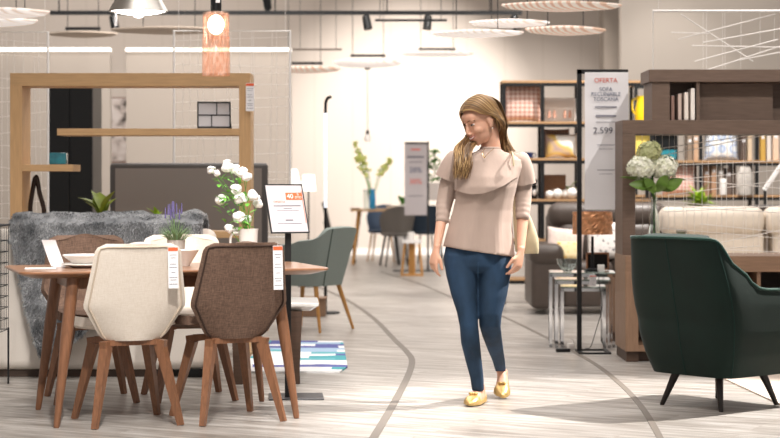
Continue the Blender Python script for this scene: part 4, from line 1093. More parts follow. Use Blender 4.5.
for i, (bx, dd, rr_, nm) in enumerate(((549.5, .06, .042, 'white ornament ball at the left end of the lower middle shelf'), (557.5, .05, .05, 'large white ornament ball second from the left on the lower middle shelf'), (565, .17, .046, 'white ornament ball set further back on the lower middle shelf'), (572.3, .06, .056, 'large white ornament ball at the right end of the lower middle shelf'))):
    ball(nm, Vector((px(bx, D1 + dd), D1 + dd, zz(2))), rr_)
def figurine(label, x, h, seed):
    t = thing('figurine', label, 'ornament', (x, D1 + .1, zz(2)))
    MB().lathe([(.001, 0), (.03, 0), (.034, h * .2), (.022, h * .45), (.03, h * .65), (.001, h * .72)], n=16).build('body', m_blacks, t)
    MB().sph((0, 0, h * .84), (.03, .03, h * .16), 14, 10).build('head', m_blacks, t)
    MB().sph((0, -.028, h * .3), (.02, .012, h * .16), 10, 8).build('face_patch', m_white, t)
figurine('black figurine with white oval front on the shelf by the woman\'s arm', px(535, D1), .2, 1)
figurine('taller black and white figurine at the left bay edge of the lower shelf', px(528.3, D1), .26, 2)
tag(MB().lathe([(.001, 0), (.02, 0), (.022, .15), (.014, .18), (.014, .24), (.001, .24)], n=16).build('bottle', m_china, loc=(px(521, D1), D1 + .06, zz(2))), 'slim white ceramic bottle on the lower shelf beside the black figurines', 'bottle')
potted('leafy_plant', 'small green plant at the right of the white ornament balls', Vector((px(573, D1), D1 + .27, zz(2))), 16, .1, .04, m_lime, seed=12, ph=.06)
yj = thing('yellow_jug', 'bright yellow jug on the bookcase left of the walnut upper box', 'jug', (px(643.5, D1), D1 + .1, zz(4)))
m_yel = M('yellow_glaze', '#f2cf1c', .3, coat=.3)
MB().lathe([(.001, 0), (.062, 0), (.070, .03), (.068, .12), (.055, .19), (.052, .235), (.056, .25), (.048, .25), (.046, .19), (.06, .12), (.058, .01), (.001, .01)], n=28).build('body', m_yel, yj)
MB().tube(smooth_path([(-.04, 0, .225), (-.09, 0, .21), (-.09, 0, .11), (-.058, 0, .07)], 5), .008, 8).build('handle', m_yel, yj)
cushion('throw_pillow', 'pale yellow cushion on the bookcase at the far left of the string window', px(643, D1), D1 + .1, zz(3), .2, .25, .1, M('yellow_pale', '#e9cf6a', .9), R(-5))

zr = lambda k: zsR[k] + .001
cushion('throw_pillow', 'white cushion with blue medallion pattern on the upper shelf behind the string window', px(723, D2), D2 + .1, zr(3), .36, .32, .11, ramp_mat('blue_medallions', 'voronoi', [(.0, '#3f5f96'), (.18, '#dfe4ea'), (.30, '#6f8dba'), (.40, '#e6e8ea'), (.55, '#8aa3c8'), (.62, '#e8e6e2')], 8.5, dist=.0), R(-5))
cushion('throw_pillow', 'pale pink patterned cushion on the lower shelf behind the string window', px(681, D2), D2 + .12, zr(2), .35, .34, .12, ramp_mat('pink_small_print', 'checker', [(0, '#d9a091'), (.5, '#f0ddd2')], 38, rot=(0, R(45), 0), stretch=(1, .01, 1), const=True), R(-5))
t = thing('picture_frame', 'dark picture with teal band on the upper shelf behind the string window', 'picture', (px(667, D2), D2 + .12, zr(3)))
MB().span((-.15, 0, 0), (.13, .02, .31)).build('frame', m_blacks, t, smooth=False)
MB().span((-.135, -.004, .02), (.115, 0, .11)).build('teal_band', M('teal_print', '#2a8696', .4, var=.3, scale=12), t, smooth=False)
MB().span((-.135, -.004, .115), (.115, 0, .295)).build('dark_field', M('dark_print', '#0d1114', .4), t, smooth=False)
tag(MB().span((-.03, 0, 0), (.03, .12, .27), .004).build('book_box', M('teal_box', '#2a8ba0', .5), loc=(px(649.5, D2), D2 + .02, zr(3))), 'teal storage box beside the dark picture behind the hydrangeas', 'box')
# rows of books and boxes on the right bookcase
def row(k, items, grp, shade):
    r_ = random.Random(k + 40)
    for (x, tw, h, hx, lab) in items:
        dd = D2 + .05 + r_.uniform(0, .03)
        t = thing('book', lab, 'book', (px(x, dd), dd, zr(k)), 0, grp)
        MB().span((-tw / 2, 0, 0), (tw / 2, .2, h), .002).build('cover', M('cover_%d_%d' % (k, x), hx, .7), t, smooth=False)
        MB().span((-tw * .38, .004, h * .99), (tw * .38, .198, h + .002)).build('pages', m_paper, t, smooth=False)
        if tw > .045: MB().span((-tw * .3, -.002, h * .7), (tw * .3, .001, h * .8)).build('spine_label', m_paper, t, smooth=False)
row(3, [(690, .05, .27, '#8b7a6a', 'grey-brown book left of the blue medallion cushion'), (696, .05, .30, '#c3a184', 'tan book touching the upright left of the blue medallion cushion'), (744, .05, .27, '#5a4a42', 'dark brown book right of the blue medallion cushion'), (750, .045, .31, '#cdb79c', 'beige book second to the right of the blue medallion cushion'), (763, .05, .32, '#c9a24e', 'ochre book on the upper shelf right of the bookcase upright'), (769, .045, .30, '#d9cfc6', 'ivory book beside the ochre book'), (776, .06, .33, '#dcbfa6', 'peach-coloured book at the right frame edge, upper shelf')], 'books on the upper shelf', 0)
row(2, [(707, .06, .30, '#9a7a62', 'wide brown book on the lower shelf right of the pink cushion'), (714, .05, .33, '#b08c70', 'tan book second right of the pink cushion'), (721, .06, .31, '#8b8076', 'grey tall book on the lower shelf left of the white box'), (729, .05, .28, '#6e6058', 'dark taupe book in the middle of the lower shelf'), (734, .045, .32, '#57493f', 'darkest tall book in the middle of the lower shelf'), (739, .05, .2, '#e2d8d0', 'short white book on the lower shelf'), (751, .05, .3, '#86786c', 'taupe book touching the right upright of the lower shelf')], 'books on the lower shelf', 0)
tag(MB().lathe([(.001, 0), (.07, 0), (.085, .08), (.08, .22), (.05, .29), (.001, .29)], n=18).build('ceramic_vase', M('mottled_grey', '#b9b3ac', .7, var=.25, scale=20), loc=(px(745, D2 - .05), D2 - .05, zr(2))), 'mottled grey ceramic vase standing in front of the lower shelf books', 'vase')
tag(MB().span((-.03, 0, 0), (.03, .05, .17), .003).build('white_carton', m_white, loc=(px(723, D2), D2 - .02, zr(2))), 'small white carton in front of the grey tall book', 'box')
potted('leafy_plant', 'light green leafy plant behind the ivory sofa in the string window', Vector((px(700, 18.4), 18.4, .82)), 44, .21, .07, m_lime, seed=31, ph=.1, pr=.07, up=.2)
ps_ = thing('plant_table', 'small dark side table carrying the light green plant behind the ivory sofa', 'table', (px(700, 18.4), 18.4, 0))
MB().lathe([(.001, .79), (.17, .79), (.17, .819), (.001, .819)], n=28).build('tabletop', m_dwood, ps_)
MB().cyl((0, 0, .01), (0, 0, .79), .02, n=12).build('stem', m_black, ps_); MB().lathe([(.001, 0), (.14, 0), (.14, .012), (.001, .012)], n=24).build('base', m_black, ps_)
sl = thing('white_lamp', 'white slanted reading lamp arm at the right edge of the string window', 'lamp', (px(765, 17), 17, 0))
MB().bar((px(764, 17) - px(765, 17), 0, W(0, 190, 17).z), (px(782, 17) - px(765, 17), 0, W(0, 164, 17).z), .05, .03).build('lamp_arm', m_whitem, sl, smooth=False)
MB().cyl((0, 0, .01), (0, 0, W(0, 189, 17).z), .014, n=10).build('pole', m_black, sl); MB().lathe([(.001, 0), (.13, 0), (.13, .014), (.001, .014)], n=24).build('base', m_black, sl)
tag(MB().span((-.12, 0, .0), (.2, .3, .98), .03).build('grey_cabinet', m_lea, loc=(px(768, 15.9), 15.9, 0)), 'dark taupe cabinet block behind the ivory sofa at the right edge', 'cabinet')
# ================================================================ far cafe corner
m_grey_shell = M('grey_shell', '#6e6862', .6); m_navy = M('navy_shell', '#22303f', .6); m_dark = M('charcoal_shell', '#2a2828', .6)
def shell_chair(name, label, p, rz, shell, legm, tub=True):
    t = thing(name, label, 'chair', p, rz, 'chairs around the far white-lit table')
    if tub:
        def fn(u, v):
            a = lerp(-.5, .5, u) * PI * 1.15; hb = lerp(.62, .84, max(0, math.cos(a * .9)) ** .7)
            z = lerp(.44, hb, v); k = lerp(.85, 1.05, v)
            return Vector((.24 * k * math.sin(a), -.22 * k * math.cos(a) + .02 - .04 * v, z))
        MB().sheet(fn, 24, 10, -.02).build('shell', shell, t, angle=60)
        MB().sph((0, .03, .45), (.22, .22, .035), 20, 8, p=.7).build('seat', shell, t)
    else:
        m_ = MB(); m_.sheet(lambda u, v: Vector((lerp(-.2, .2, u), -.2 - .09 * v + .03 * (u * 2 - 1) ** 2, lerp(.5, .88, v))), 10, 10, -.02); m_.build('backrest', shell, t)
        m_ = MB(); m_.box((0, .01, .455), (.42, .42, .03), None, .012); m_.build('seat', shell, t)
        for s in (-1, 1): MB().bar((s * .18, -.19, .45), (s * .17, -.25, .6), .02, .02).build('back_post', shell, t)
    for sx in (-1, 1):
        for sy in (-1, 1): MB().tube([(sx * .2, sy * .2, 0), (sx * .14, sy * .14, .44)], [.011, .014], 8).build('leg', legm, t)
    return t
tf = thing('cafe_table', 'pale-topped table with oak and black legs in front of the brightly lit far wall', 'table', (px(376, 26.6), 26.6, 0))
m_ = MB(); m_.loft([[Vector((x, y, z)) for x, y in rrect(.36, .40, .05)] for z in (.76, .79)]); m_.build('tabletop', m_oak, tf)
for sx, sy, mm in ((-1, -1, m_oakleg), (1, -1, m_black), (-1, 1, m_black), (1, 1, m_oakleg)):
    MB().tube([(sx * .33, sy * .34, 0), (sx * .24, sy * .26, .76)], [.018, .03], 8).build('leg', mm, tf)
MB().tube([(.06, -.34, 0), (.2, -.26, .76)], [.016, .02], 8).build('brace', m_black, tf)
shell_chair('cafe_chair', 'black chair seen side-on at the left of the far cafe table', (px(341.5, 27), 26.9, 0), R(-90), m_dark, m_black, False)
shell_chair('cafe_chair', 'grey tub chair with its back to the camera at the far cafe table', (px(397, 25.8), 25.85, 0), R(12), m_grey_shell, m_black)
shell_chair('cafe_chair', 'navy tub chair right of the grey one behind the white stool', (px(426, 26.8), 26.8, 0), R(20), m_navy, m_black)
shell_chair('cafe_chair', 'blue-grey chair half hidden behind the grey tub chair', (px(383, 27.4), 27.5, 0), R(170), M('bluegrey_shell', '#4a5a70', .6), m_oakleg)
ms = MB()
tz = .7905
va = Vector((px(366.5, 26.5), 26.45, tz))
tag(MB().lathe([(.001, 0), (.035, 0), (.04, .02), (.042, .27), (.036, .28), (.036, .02), (.001, .012)], n=20).build('glass_vase', m_glass, loc=va), 'clear glass vase beside the blue vase on the far cafe table', 'vase')
vb = Vector((px(372.5, 26.4), 26.4, tz))
tag(MB().lathe([(.001, 0), (.038, 0), (.046, .03), (.046, .18), (.03, .24), (.036, .29), (.03, .29), (.024, .24), (.04, .18), (.04, .03), (.001, .01)], n=20).build('blue_vase', M('blue_glaze', '#2d8fc0', .2, coat=.4), loc=vb), 'bright blue vase with sprigs on the far cafe table', 'vase')
fs_ = thing('flower_sprigs', 'tall yellow-green flowering sprigs in the vases on the far cafe table', 'flowers', vb)
st = MB(); bl = MB(); r_ = random.Random(17)
for (a, b, n) in ((353, 143, 12), (360, 150, 12), (357, 160, 10), (391, 158, 12), (384, 165, 9), (366, 165, 6)):
    e = W(a, b, 26.4) - vb; q = smooth_path([(0, 0, .05), (e.x * .25, 0, .34), (e.x * .65, 0, lerp(.3, e.z, .7)), e], 5)
    st.tube(q, .006, 5)
    for k in range(n):
        p = q[-1].lerp(q[len(q) // 2], r_.random() * .85); bl.sph(p + Vector((r_.uniform(-.04, .04), r_.uniform(-.04, .04), r_.uniform(-.03, .03))), (r_.uniform(.022, .036), .025, r_.uniform(.02, .03)), 7, 5)
st.build('stems', m_leaf, fs_); bl.build('blossoms', M('sprig_flower', '#c9cf72', .7, var=.2, scale=12), fs_)
for (a, d_, h, nm) in ((355, 26.45, .02, 'white saucer'), (392, 26.45, .05, 'white bowl')):
    tag(MB().lathe([(.001, 0), (.05, 0), (.09, h), (.085, h), (.045, .008), (.001, .008)], n=20).build('saucer' if h < .03 else 'bowl', m_china, loc=(px(a, d_), d_, tz)), nm + (' at the left end of the far cafe table' if h < .03 else ' at the right end of the far cafe table'), 'dish')
so = thing('stool', 'small white-topped stool with triangular oak frame near the far sign', 'stool', (px(412, 23.2), 23.25, 0))
m_ = MB(); m_.loft([[Vector((x, y, z)) for x, y in rrect(.125, .125, .03)] for z in (.41, .45)]); m_.build('seat', m_white, so)
for s in (-1, 1):
    for y in (-1, 1): MB().tube([(s * .13, y * .12, .0), (s * .09, y * .09, .41)], .014, 8).build('leg', m_oakleg, so)
    MB().bar((s * .13, -.12, .015), (s * .13, .12, .015), .02, .025).build('foot_rail', m_oakleg, so)
MB().bar((-.13, -.12, .015), (.13, -.12, .015), .02, .025).build('foot_rail', m_oakleg, so)
MB().bar((0, 0, .01), (0, 0, .41), .09, .03).build('centre_post', m_oakleg, so)
tag(MB().lathe([(.001, 0), (.035, 0), (.045, .1), (.038, .1), (.03, .01), (.001, .01)], n=18).build('cup', m_china, loc=(px(411, 23.2), 23.2, .4505)), 'white cup standing on the small white-topped stool', 'cup')
# far sign
fsn = thing('sign_stand', 'grey floor sign with 20 and 30 percent offers in the far aisle', 'sign', (px(428, 24.4), 24.4, 0))
MB().span((-.014, -.012, 0), (.014, .012, 1.72)).build('pole', m_black, fsn, smooth=False)
bx0 = px(404.5, 24.4) - px(428, 24.4)
MB().span((bx0, -.012, 1.68), (.0, .012, 1.71)).build('top_bar', m_black, fsn, smooth=False)
MB().span((bx0, -.02, .74), (-.016, -.012, 1.68)).build('board', M('sign_grey', '#b9b1b2', .7), fsn, smooth=False)
MB().span((bx0 - .15, -.12, 0), (.09, .12, .012)).build('base', m_black, fsn, smooth=False)
cxs = bx0 / 2 - .01
lettering('20%', fsn, (cxs, -.024, W(0, 172.5, 24.4).z), .10, m_inkb); lettering('30%', fsn, (cxs, -.024, W(0, 184, 24.4).z), .10, m_red)
for y, ww, hh, mm in ((149.5, .13, .018, m_red), (157, .22, .018, m_ink), (162, .18, .008, m_ink), (196, .2, .006, m_ink)):
    zz_ = W(0, y, 24.4).z; MB().span((cxs - ww / 2, -.0225, zz_ - hh / 2), (cxs + ww / 2, -.0205, zz_ + hh / 2)).build('print_line', mm, fsn, smooth=False)
pb = thing('planter', 'pale box planter on thin legs behind the far sign beside the woman', 'planter', (px(434.5, 25.2), 25.2, 0))
MB().span((-.1, -.1, .93), (.1, .1, 1.17), .005).build('box', M('planter_beige', '#d9cfc8', .7), pb, smooth=False)
for sx in (-1, 1):
    for sy in (-1, 1): MB().cyl((sx * .085, sy * .085, 0), (sx * .085, sy * .085, .93), .01, n=6).build('leg', m_black, pb)
tp = thing('tall_plant', 'green leafy plant growing from the pale box planter', 'plant', (px(434.5, 25.2), 25.2, 1.19))
m_ = MB(); r_ = random.Random(2)
for k in range(70):
    z = r_.uniform(.0, .42); a = r_.uniform(0, 6.28); leaf(m_, (math.cos(a) * .02, math.sin(a) * .02, z), (math.cos(a), math.sin(a), r_.uniform(-.1, .8)), r_.uniform(.08, .15), .06, 4)
m_.build('leaves', m_leaf, tp); MB().cyl((0, 0, 0), (0, 0, .45), .008, n=6).build('stem', m_leafd, tp)
potted('low_plant', 'low green pot plant at the foot of the far wall beside the sign board', Vector((px(402.5, 28), 28.2, .75)), 16, .14, .07, m_leaf, seed=6, pr=.07, ph=.08)
ped = tag(MB().span((-.14, -.14, 0), (.14, .14, .749), .004).build('pedestal', m_white, smooth=False, loc=(px(402.5, 28), 28.2, 0)), 'white pedestal under the low green pot plant', 'pedestal')

# ================================================================ lamps under the ceiling
m_slat = ramp_mat('glowing_wood_slats', 'wave', [(.25, '#d6b49c'), (.5, '#f2e2d6')], 6, rot=(0, 0, R(35)), rough=.7, emit=.28)
m_slatw = ramp_mat('glowing_white_slats', 'wave', [(.25, '#e0cfc4'), (.5, '#fbf5f0')], 6, rot=(0, 0, R(35)), rough=.7, emit=.5)
m_slatg = M('veneer_beige', '#c9b8a8', .7)
def slat_lamp(label, xa, xb, ya, yb, d, mat, bar_=True, tilt=0.):
    c = W((xa + xb) / 2, (ya + yb) / 2, d); w = (xb - xa) * d / F; h = max(.04, (yb - ya) * d / F * .8)
    t = thing('ceiling_lamp', label, 'ceiling lamp', c, 0, 'oval wood-veneer ceiling lamps')
    m_ = MB(); rings = []
    for k, zz_ in ((.0, -.5), (.5, -.46), (.85, -.3), (.98, .0), (1, .12), (.98, .3), (.7, .42), (0.0, .5)):
        k = max(k, .01); rings.append([Vector((w / 2 * k * math.cos(2 * PI * q / 40), .24 * k * math.sin(2 * PI * q / 40) * abs(math.sin(2 * PI * q / 40)), zz_ * h + math.sin(tilt) * w / 2 * k * math.cos(2 * PI * q / 40))) for q in range(40)])
    m_.loft(rings); m_.build('shade', mat, t)
    if bar_: MB().box((0, 0, h * .5 + .03), (w * .5, .03, .03)).build('rail', m_black, t, smooth=False)
    for s in (-1, 1): MB().cyl((s * w * .22, 0, h * .45), (s * w * .22, 0, 5.2 - c.z), .004, n=5).build('cable', m_black, t)
slat_lamp('nearest wide slatted lamp at the top edge above the banner stand', 501, 622, 1, 12, 13.5, m_slat, False, .0)
slat_lamp('slatted lamp with rounded ends above the bookcase, under the topmost one', 525, 606, 25.5, 36, 15, m_slat, False, -.01)
slat_lamp('short white slatted lamp above the woman, overlapping two longer ones', 469, 550, 19, 28, 15.6, m_slatw, False)
slat_lamp('long white slatted lamp directly above the woman', 430, 524, 29.5, 38, 15, m_slatw, False, .01)
slat_lamp('slatted lamp above the far cafe table with a small hanging bulb below', 333, 403, 57, 69, 22, m_slatw)
slat_lamp('slatted lamp left of the one above the cafe table, by the string screen', 268, 341, 65, 74, 21, m_slat)
slat_lamp('pale lamp hanging in front of the bright pool on the far wall', 400, 474, 51, 57, 23, m_slatw)
slat_lamp('pale grey lamp at the top left edge with a pointed tip', -40, 50, 7.5, 19, 13.5, m_slatw, False, .0)
slat_lamp('beige lamp with glowing lower edge just under the pointed one at the left', -40, 38, 18, 27, 15.2, m_slatw, False, .02)
slat_lamp('flat beige lamp above the left wall partition', 48, 118, 31, 38, 18, m_slatg)
slat_lamp('flat grey-beige lamp between the silver and copper pendants', 110, 228, 26, 35, 17.2, m_slatg, False)
hb = thing('hanging_bulb', 'small bare hanging bulb with black cap above the far cafe table', 'pendant lamp', (px(367.5, 22), 22, 0))
zb_ = W(0, 142, 22).z
MB().cyl((0, 0, zb_ + .12), (0, 0, W(0, 70, 22).z), .004, n=5).build('cable', m_black, hb)
MB().cyl((0, 0, zb_ + .085), (0, 0, zb_ + .14), .022, .018, 12).build('holder', m_black, hb)
MB().lathe([(.001, zb_), (.035, zb_ + .005), (.04, zb_ + .05), (.025, zb_ + .09), (.001, zb_ + .09)], n=18).build('bulb', M('frosted_bulb', '#e9e4de', .3), hb)
MB().lathe([(.001, W(0, 69.5, 22).z), (.035, W(0, 69.5, 22).z), (.035, W(0, 69.5, 22).z + .02), (.001, W(0, 69.5, 22).z + .02)], n=14).build('cap', m_black, hb)
# track and spotlights
td = 20; ztk = W(0, 12.8, td).z
tk = thing('lighting_track', 'long thin black lighting track running across the top of the far wall', 'track', (0, td, ztk))
MB().span((px(50, td), -.02, -.022), (px(522, td), .02, .022)).build('rail', m_black, tk, smooth=False)
for a in (59, 160, 275, 387, 490): MB().cyl((px(a, td), 0, .02), (px(a, td), 0, 5.2 - ztk), .008, n=6).build('hanger', m_black, tk)
tk2 = thing('lighting_track', 'short black track just under the long one, above the cafe table', 'track', (0, 19.6, W(0, 20.3, 19.6).z))
MB().span((px(375, 19.6), -.015, -.012), (px(447, 19.6), .015, .012)).build('rail', m_black, tk2, smooth=False)
for a in (380, 441): MB().cyl((px(a, 19.6), 0, .0), (px(a, 19.6), 0, 5.2 - W(0, 20.3, 19.6).z), .004, n=5).build('hanger', m_black, tk2)
tk3 = thing('lighting_track', 'thin dark bar hanging just right of the wide string screen', 'track', (0, 21.5, W(0, 49.5, 21.5).z))
MB().span((px(291, 21.5), -.012, -.010), (px(342, 21.5), .012, .010)).build('rail', M('bar_brown', '#6b5d52', .6), tk3, smooth=False)
for a in (336, 300): MB().cyl((px(a, 21.5), 0, .0), (px(a, 21.5), 0, 5.2 - W(0, 49.5, 21.5).z), .003, n=5).build('hanger', m_black, tk3)
for a, up, ang, nm in ((113, 0, 25, 'black spotlight beside the silver pendant on the long track'), (268, 1, -15, 'black spotlight above the long track right of the copper pendant'), (366, 0, 20, 'black spotlight under the track above the slim chrome floor lamp'), (428, 0, -10, 'black spotlight under the track above the far sign'), (514, 0, 30, 'black spotlight at the right end of the track above the woman')):
    t = thing('spotlight', nm, 'spotlight', (px(a, td), td - .001, ztk), 0, 'spotlights on the track')
    s = 1 if up else -1
    MB().box((0, 0, s * .045), (.05, .045, .045)).build('bracket', m_blacks, t, smooth=False)
    e = Vector((math.sin(R(ang)) * .07, -.02, s * .13)); MB().cyl(Vector((0, 0, s * .05)) - e * .1, Vector((0, 0, s * .05)) + e, .042, .048, 16).build('lamp_head', m_blacks, t)
# ================================================================ the woman
PD = 9.75
def Q(x, y, dd=0.): return W(x, y, PD + dd)
mm_ = PD / F                                   # metres per pixel at her distance
m_skin = M('skin', '#dcaa90', .5, var=.04, scale=30, sss=.12)
m_lip = M('lips', '#c47b74', .4); m_teeth = M('teeth', '#f6f1ea', .25)
m_blouse = M('taupe_blouse', '#b6a195', .8, var=.03, scale=12, bump=.7, bscale=11, stretch=(1.6, 1.6, .55), sheen=.15)
m_denim = M('blue_denim', '#152a3d', .8, hex2='#274360', scale=9, stretch=(1, 1, .5), bump=.15, bscale=160)
m_hair = M('dark_blonde_hair', '#8a6a45', .4)
_nt = m_hair.node_tree; _g = _nt.nodes.new('ShaderNodeNewGeometry'); _r = _nt.nodes.new('ShaderNodeValToRGB')
_r.color_ramp.elements[0].color = lin('#57412d') + [1]; _r.color_ramp.elements[1].color = lin('#cdab78') + [1]; _e = _r.color_ramp.elements.new(.55); _e.color = lin('#8f6d48') + [1]
_nt.links.new(_g.outputs['Random Per Island'], _r.inputs['Fac']); _nt.links.new(_r.outputs['Color'], _nt.nodes['Principled BSDF'].inputs['Base Color'])
m_gold = M('gold_leather', '#dcb878', .36, .55, var=.15, scale=40)
wm = thing('person', 'woman in taupe blouse and blue jeans walking down the aisle, smiling down to one side', 'person', (.476, PD, 0))
wo = Vector((.476, PD, 0))
def remesh(o, vox, it=4):
    m = o.modifiers.new('remesh', 'REMESH'); m.mode = 'VOXEL'; m.voxel_size = vox; m.use_smooth_shade = True
    s = o.modifiers.new('smooth', 'SMOOTH'); s.iterations = it; s.factor = .5
    return o
def ell(c, hx, hy, n=24, tilt=0., p=1., rz=0.):
    """horizontal ring round c (world), local to the figure"""
    out = []
    for k in range(n):
        a = 2 * PI * k / n; ca, sa = math.cos(a), math.sin(a)
        ca = math.copysign(abs(ca) ** p, ca); sa = math.copysign(abs(sa) ** p, sa)
        x, y = hx * ca, hy * sa
        x, y = x * math.cos(rz) - y * math.sin(rz), x * math.sin(rz) + y * math.cos(rz)
        out.append(Vector((c.x + x, c.y + y, c.z + tilt * x)) - wo)
    return out
def limb(mb, rows, n=20):
    """rows: (centre px, py, depth, half width px, half depth px)"""
    mb.loft([ell(Q(a, b, dd), hw * mm_, (hd if hd else hw) * mm_, n) for a, b, dd, hw, hd in rows])

# ---- head frame
th_, pt_ = R(54), R(24)
f0 = Vector((-math.sin(th_), -math.cos(th_), 0)); lft = Vector((math.cos(th_), -math.sin(th_), 0)); up0 = Vector((0, 0, 1))
fwd = (f0 * math.cos(pt_) - up0 * math.sin(pt_)).normalized(); upv = (up0 * math.cos(pt_) + f0 * math.sin(pt_)).normalized()
roll = R(4)
lf2 = (lft * math.cos(roll) + upv * math.sin(roll)).normalized(); upv = lf2.cross(fwd) * -1
HC = Q(480.2, 121.0, .0)
HR = Matrix((-lf2, fwd, upv)).transposed()
HS = 1.04
def hl(x, y, z): return HC - wo + HR @ (Vector((x, y, z)) * HS)
def hsph(mb, c, r, n=18, m=12, p=1.): mb.sph(hl(*c), (r[0] * HS, r[1] * HS, r[2] * HS), n, m, HR, p)

body = MB()
hsph(body, (0, -.012, .032), (.074, .094, .082), 28, 20)
hsph(body, (0, .022, -.02), (.064, .064, .075), 24, 18)
hsph(body, (0, .026, -.058), (.055, .056, .050), 22, 16)
hsph(body, (0, .050, -.074), (.034, .030, .030), 18, 14)
hsph(body, (0, .063, -.093), (.020, .017, .017))
hsph(body, (0, .058, .042), (.052, .030, .034))
for s in (-1, 1):
    hsph(body, (s * .034, .054, -.028), (.026, .027, .024))
    hsph(body, (s * .028, .072, .030), (.020, .012, .008))
    hsph(body, (s * .074, -.004, -.006), (.008, .019, .031), 14, 10)
    hsph(body, (s * .073, .002, -.032), (.007, .010, .010), 10, 8)
    hsph(body, (s * .010, .096, -.034), (.008, .010, .007))
body.tube([hl(0, .084, .022), hl(0, .092, .0), hl(0, .101, -.02), hl(0, .101, -.032)], [.007, .0085, .0100, .0090], 12)
hsph(body, (0, .1025, -.029), (.0088, .0085, .008))
hsph(body, (0, .078, -.058), (.026, .014, .020))
# neck and shoulder base
nb = Q(491, 152, .045) - wo
hsph(body, (0, -.008, -.055), (.050, .050, .05))
body.tube([hl(0, -.025, -.02), hl(0, -.030, -.075), nb, nb + Vector((0, .01, -.05))], [.050, .048, .055, .075], 20)
# a skin torso under the clothes keeps the figure in one piece
body.loft([ell(Q(a, b, .03), hw * mm_, hd, 20) for a, b, hw, hd in ((489, 154, 9, .06), (489, 160, 28, .07), (489, 172, 30, .085), (485, 200, 24, .09), (480, 230, 26, .09), (478, 250, 30, .10))])
# arms down to the wrists
def arm_tube(mb, pts, rad): mb.tube([Vector(p) - wo for p in smooth_path(pts, 6)], [interp([(i / (len(rad) - 1), r) for i, r in enumerate(rad)], k / (6 * (len(pts) - 1))) for k in range(6 * (len(pts) - 1) + 1)], 16)
ARM_L = [Q(459, 163, .03), Q(449, 186, .05), Q(444, 206, .04), Q(440.2, 228, -.02), Q(436.8, 248, -.07)]
ARM_R = [Q(519, 165, .05), Q(522.5, 186, .07), Q(523.5, 206, .06), Q(522, 230, .01), Q(521, 250, -.04)]
arm_tube(body, ARM_L, [.042, .038, .034, .027, .0195]); arm_tube(body, ARM_R, [.042, .038, .034, .028, .0205])
# hands
def hand(mb, wr, D, S, curls, thumb, scale=1.0, spread=.08):
    D = Vector(D).normalized(); S = Vector(S); S = (S - D * S.dot(D)).normalized(); Nn = D.cross(S).normalized()
    if Nn.dot(Vector(thumb)) < 0: Nn = -Nn
    k = scale
    # palm: lofted block from the wrist to the knuckles
    rings = []
    for t, hw, ht in ((-.02, .021, .018), (.0, .022, .017), (.02, .029, .0165), (.05, .038, .0155), (.078, .041, .013), (.088, .037, .010)):
        rings.append([wr + D * (t * k) + S * (hw * k * math.cos(a)) + Nn * (ht * k * math.sin(a)) for a in [2 * PI * q / 18 for q in range(18)]])
    mb.loft(rings)
    for i, (off, L, r) in enumerate(((.029, .074, .0088), (.010, .082, .0092), (-.010, .076, .0088), (-.028, .060, .0078))):
        b = wr + D * (.078 * k) + S * (off * k); d = (D + S * (spread * (1.2 - i * .8))).normalized()
        pts = [b - D * .02 * k, b]; ang = 0
        for seg, c in zip((.46, .31, .23), curls[i]):
            ang += R(c); dd = (d * math.cos(ang) + Nn * math.sin(ang)); pts.append(pts[-1] + dd * (L * seg * k))
        mb.tube(pts, [r * k, r * k * 1.05, r * k, r * k * .9, r * k * .7], 10)
        mb.sph(pts[-1], r * k * .72, 8, 6)
    b = wr + D * (.028 * k) + S * (.022 * k)
    d1 = (D * .75 + S * .62 + Nn * .30).normalized(); d2 = (D * .93 + S * .25 + Nn * .35).normalized()
    q = [b - S * .012 * k, b + d1 * .038 * k, b + d1 * .038 * k + d2 * .03 * k, b + d1 * .038 * k + d2 * .052 * k]
    mb.tube(q, [.014 * k, .012 * k, .0098 * k, .008 * k], 10); mb.sph(q[-1], .0082 * k, 8, 6)
hand(body, Q(436.6, 249, -.075) - wo, (-.24, -.12, -1), (.50, -.85, 0), ((16, 22, 16), (24, 28, 20), (30, 32, 22), (34, 36, 24)), (.6, .5, 0), .97)
hand(body, Q(521, 251, -.045) - wo, (-.22, -.12, -1), (-.55, -.80, 0), ((18, 24, 16), (24, 28, 20), (28, 32, 22), (32, 34, 24)), (-.6, .5, 0), 1.0)
# lower legs and feet
def foot_frame(heel, toe, hz):
    h = Vector(heel); t = Vector(toe); d = t - h; L = d.length; d.normalize(); s = d.cross(Vector((0, 0, 1))).normalized(); u = s.cross(d)
    return h, d, s, u, L
def foot_loft(mb, fr, tab, z0=0., n=20):
    h, d, s, u, L = fr; rings = []
    for t, hw, top, off in tab:
        c = h + d * (L * t); ring = []
        for k in range(n):
            a = 2 * PI * k / n; ca, sa = math.cos(a), math.sin(a)
            x = hw * math.copysign(abs(ca) ** .75, ca) + off; z = (top if sa > 0 else 0) * abs(sa) ** .8
            ring.append(c + s * x + u * (z0 + max(z, 0) if sa > 0 else z0 + .004 * (1 + sa)) - wo)
        rings.append(ring)
    mb.loft(rings)
skin_tab = ((.015, .016, .05, 0), (.06, .026, .065, 0), (.2, .031, .085, 0), (.33, .031, .086, 0), (.5, .034, .062, 0), (.68, .040, .044, 0), (.82, .040, .032, .0), (.95, .026, .022, -.004), (1.0, .010, .012, -.006))
shoe_tab = ((-.02, .012, .048, 0), (.02, .024, .058, 0), (.10, .032, .052, 0), (.25, .036, .034, 0), (.45, .0385, .027, 0), (.60, .043, .032, 0), (.68, .0455, .050, 0), (.80, .0455, .043, 0), (.93, .033, .031, -.003), (1.02, .014, .018, -.006), (1.04, .006, .012, -.006))
FA = foot_frame((.4985, 9.895, .010), (.414, 9.665, .010), 0)
FB = foot_frame((.625, 10.215, .078), (.606, 9.995, .014), 0)
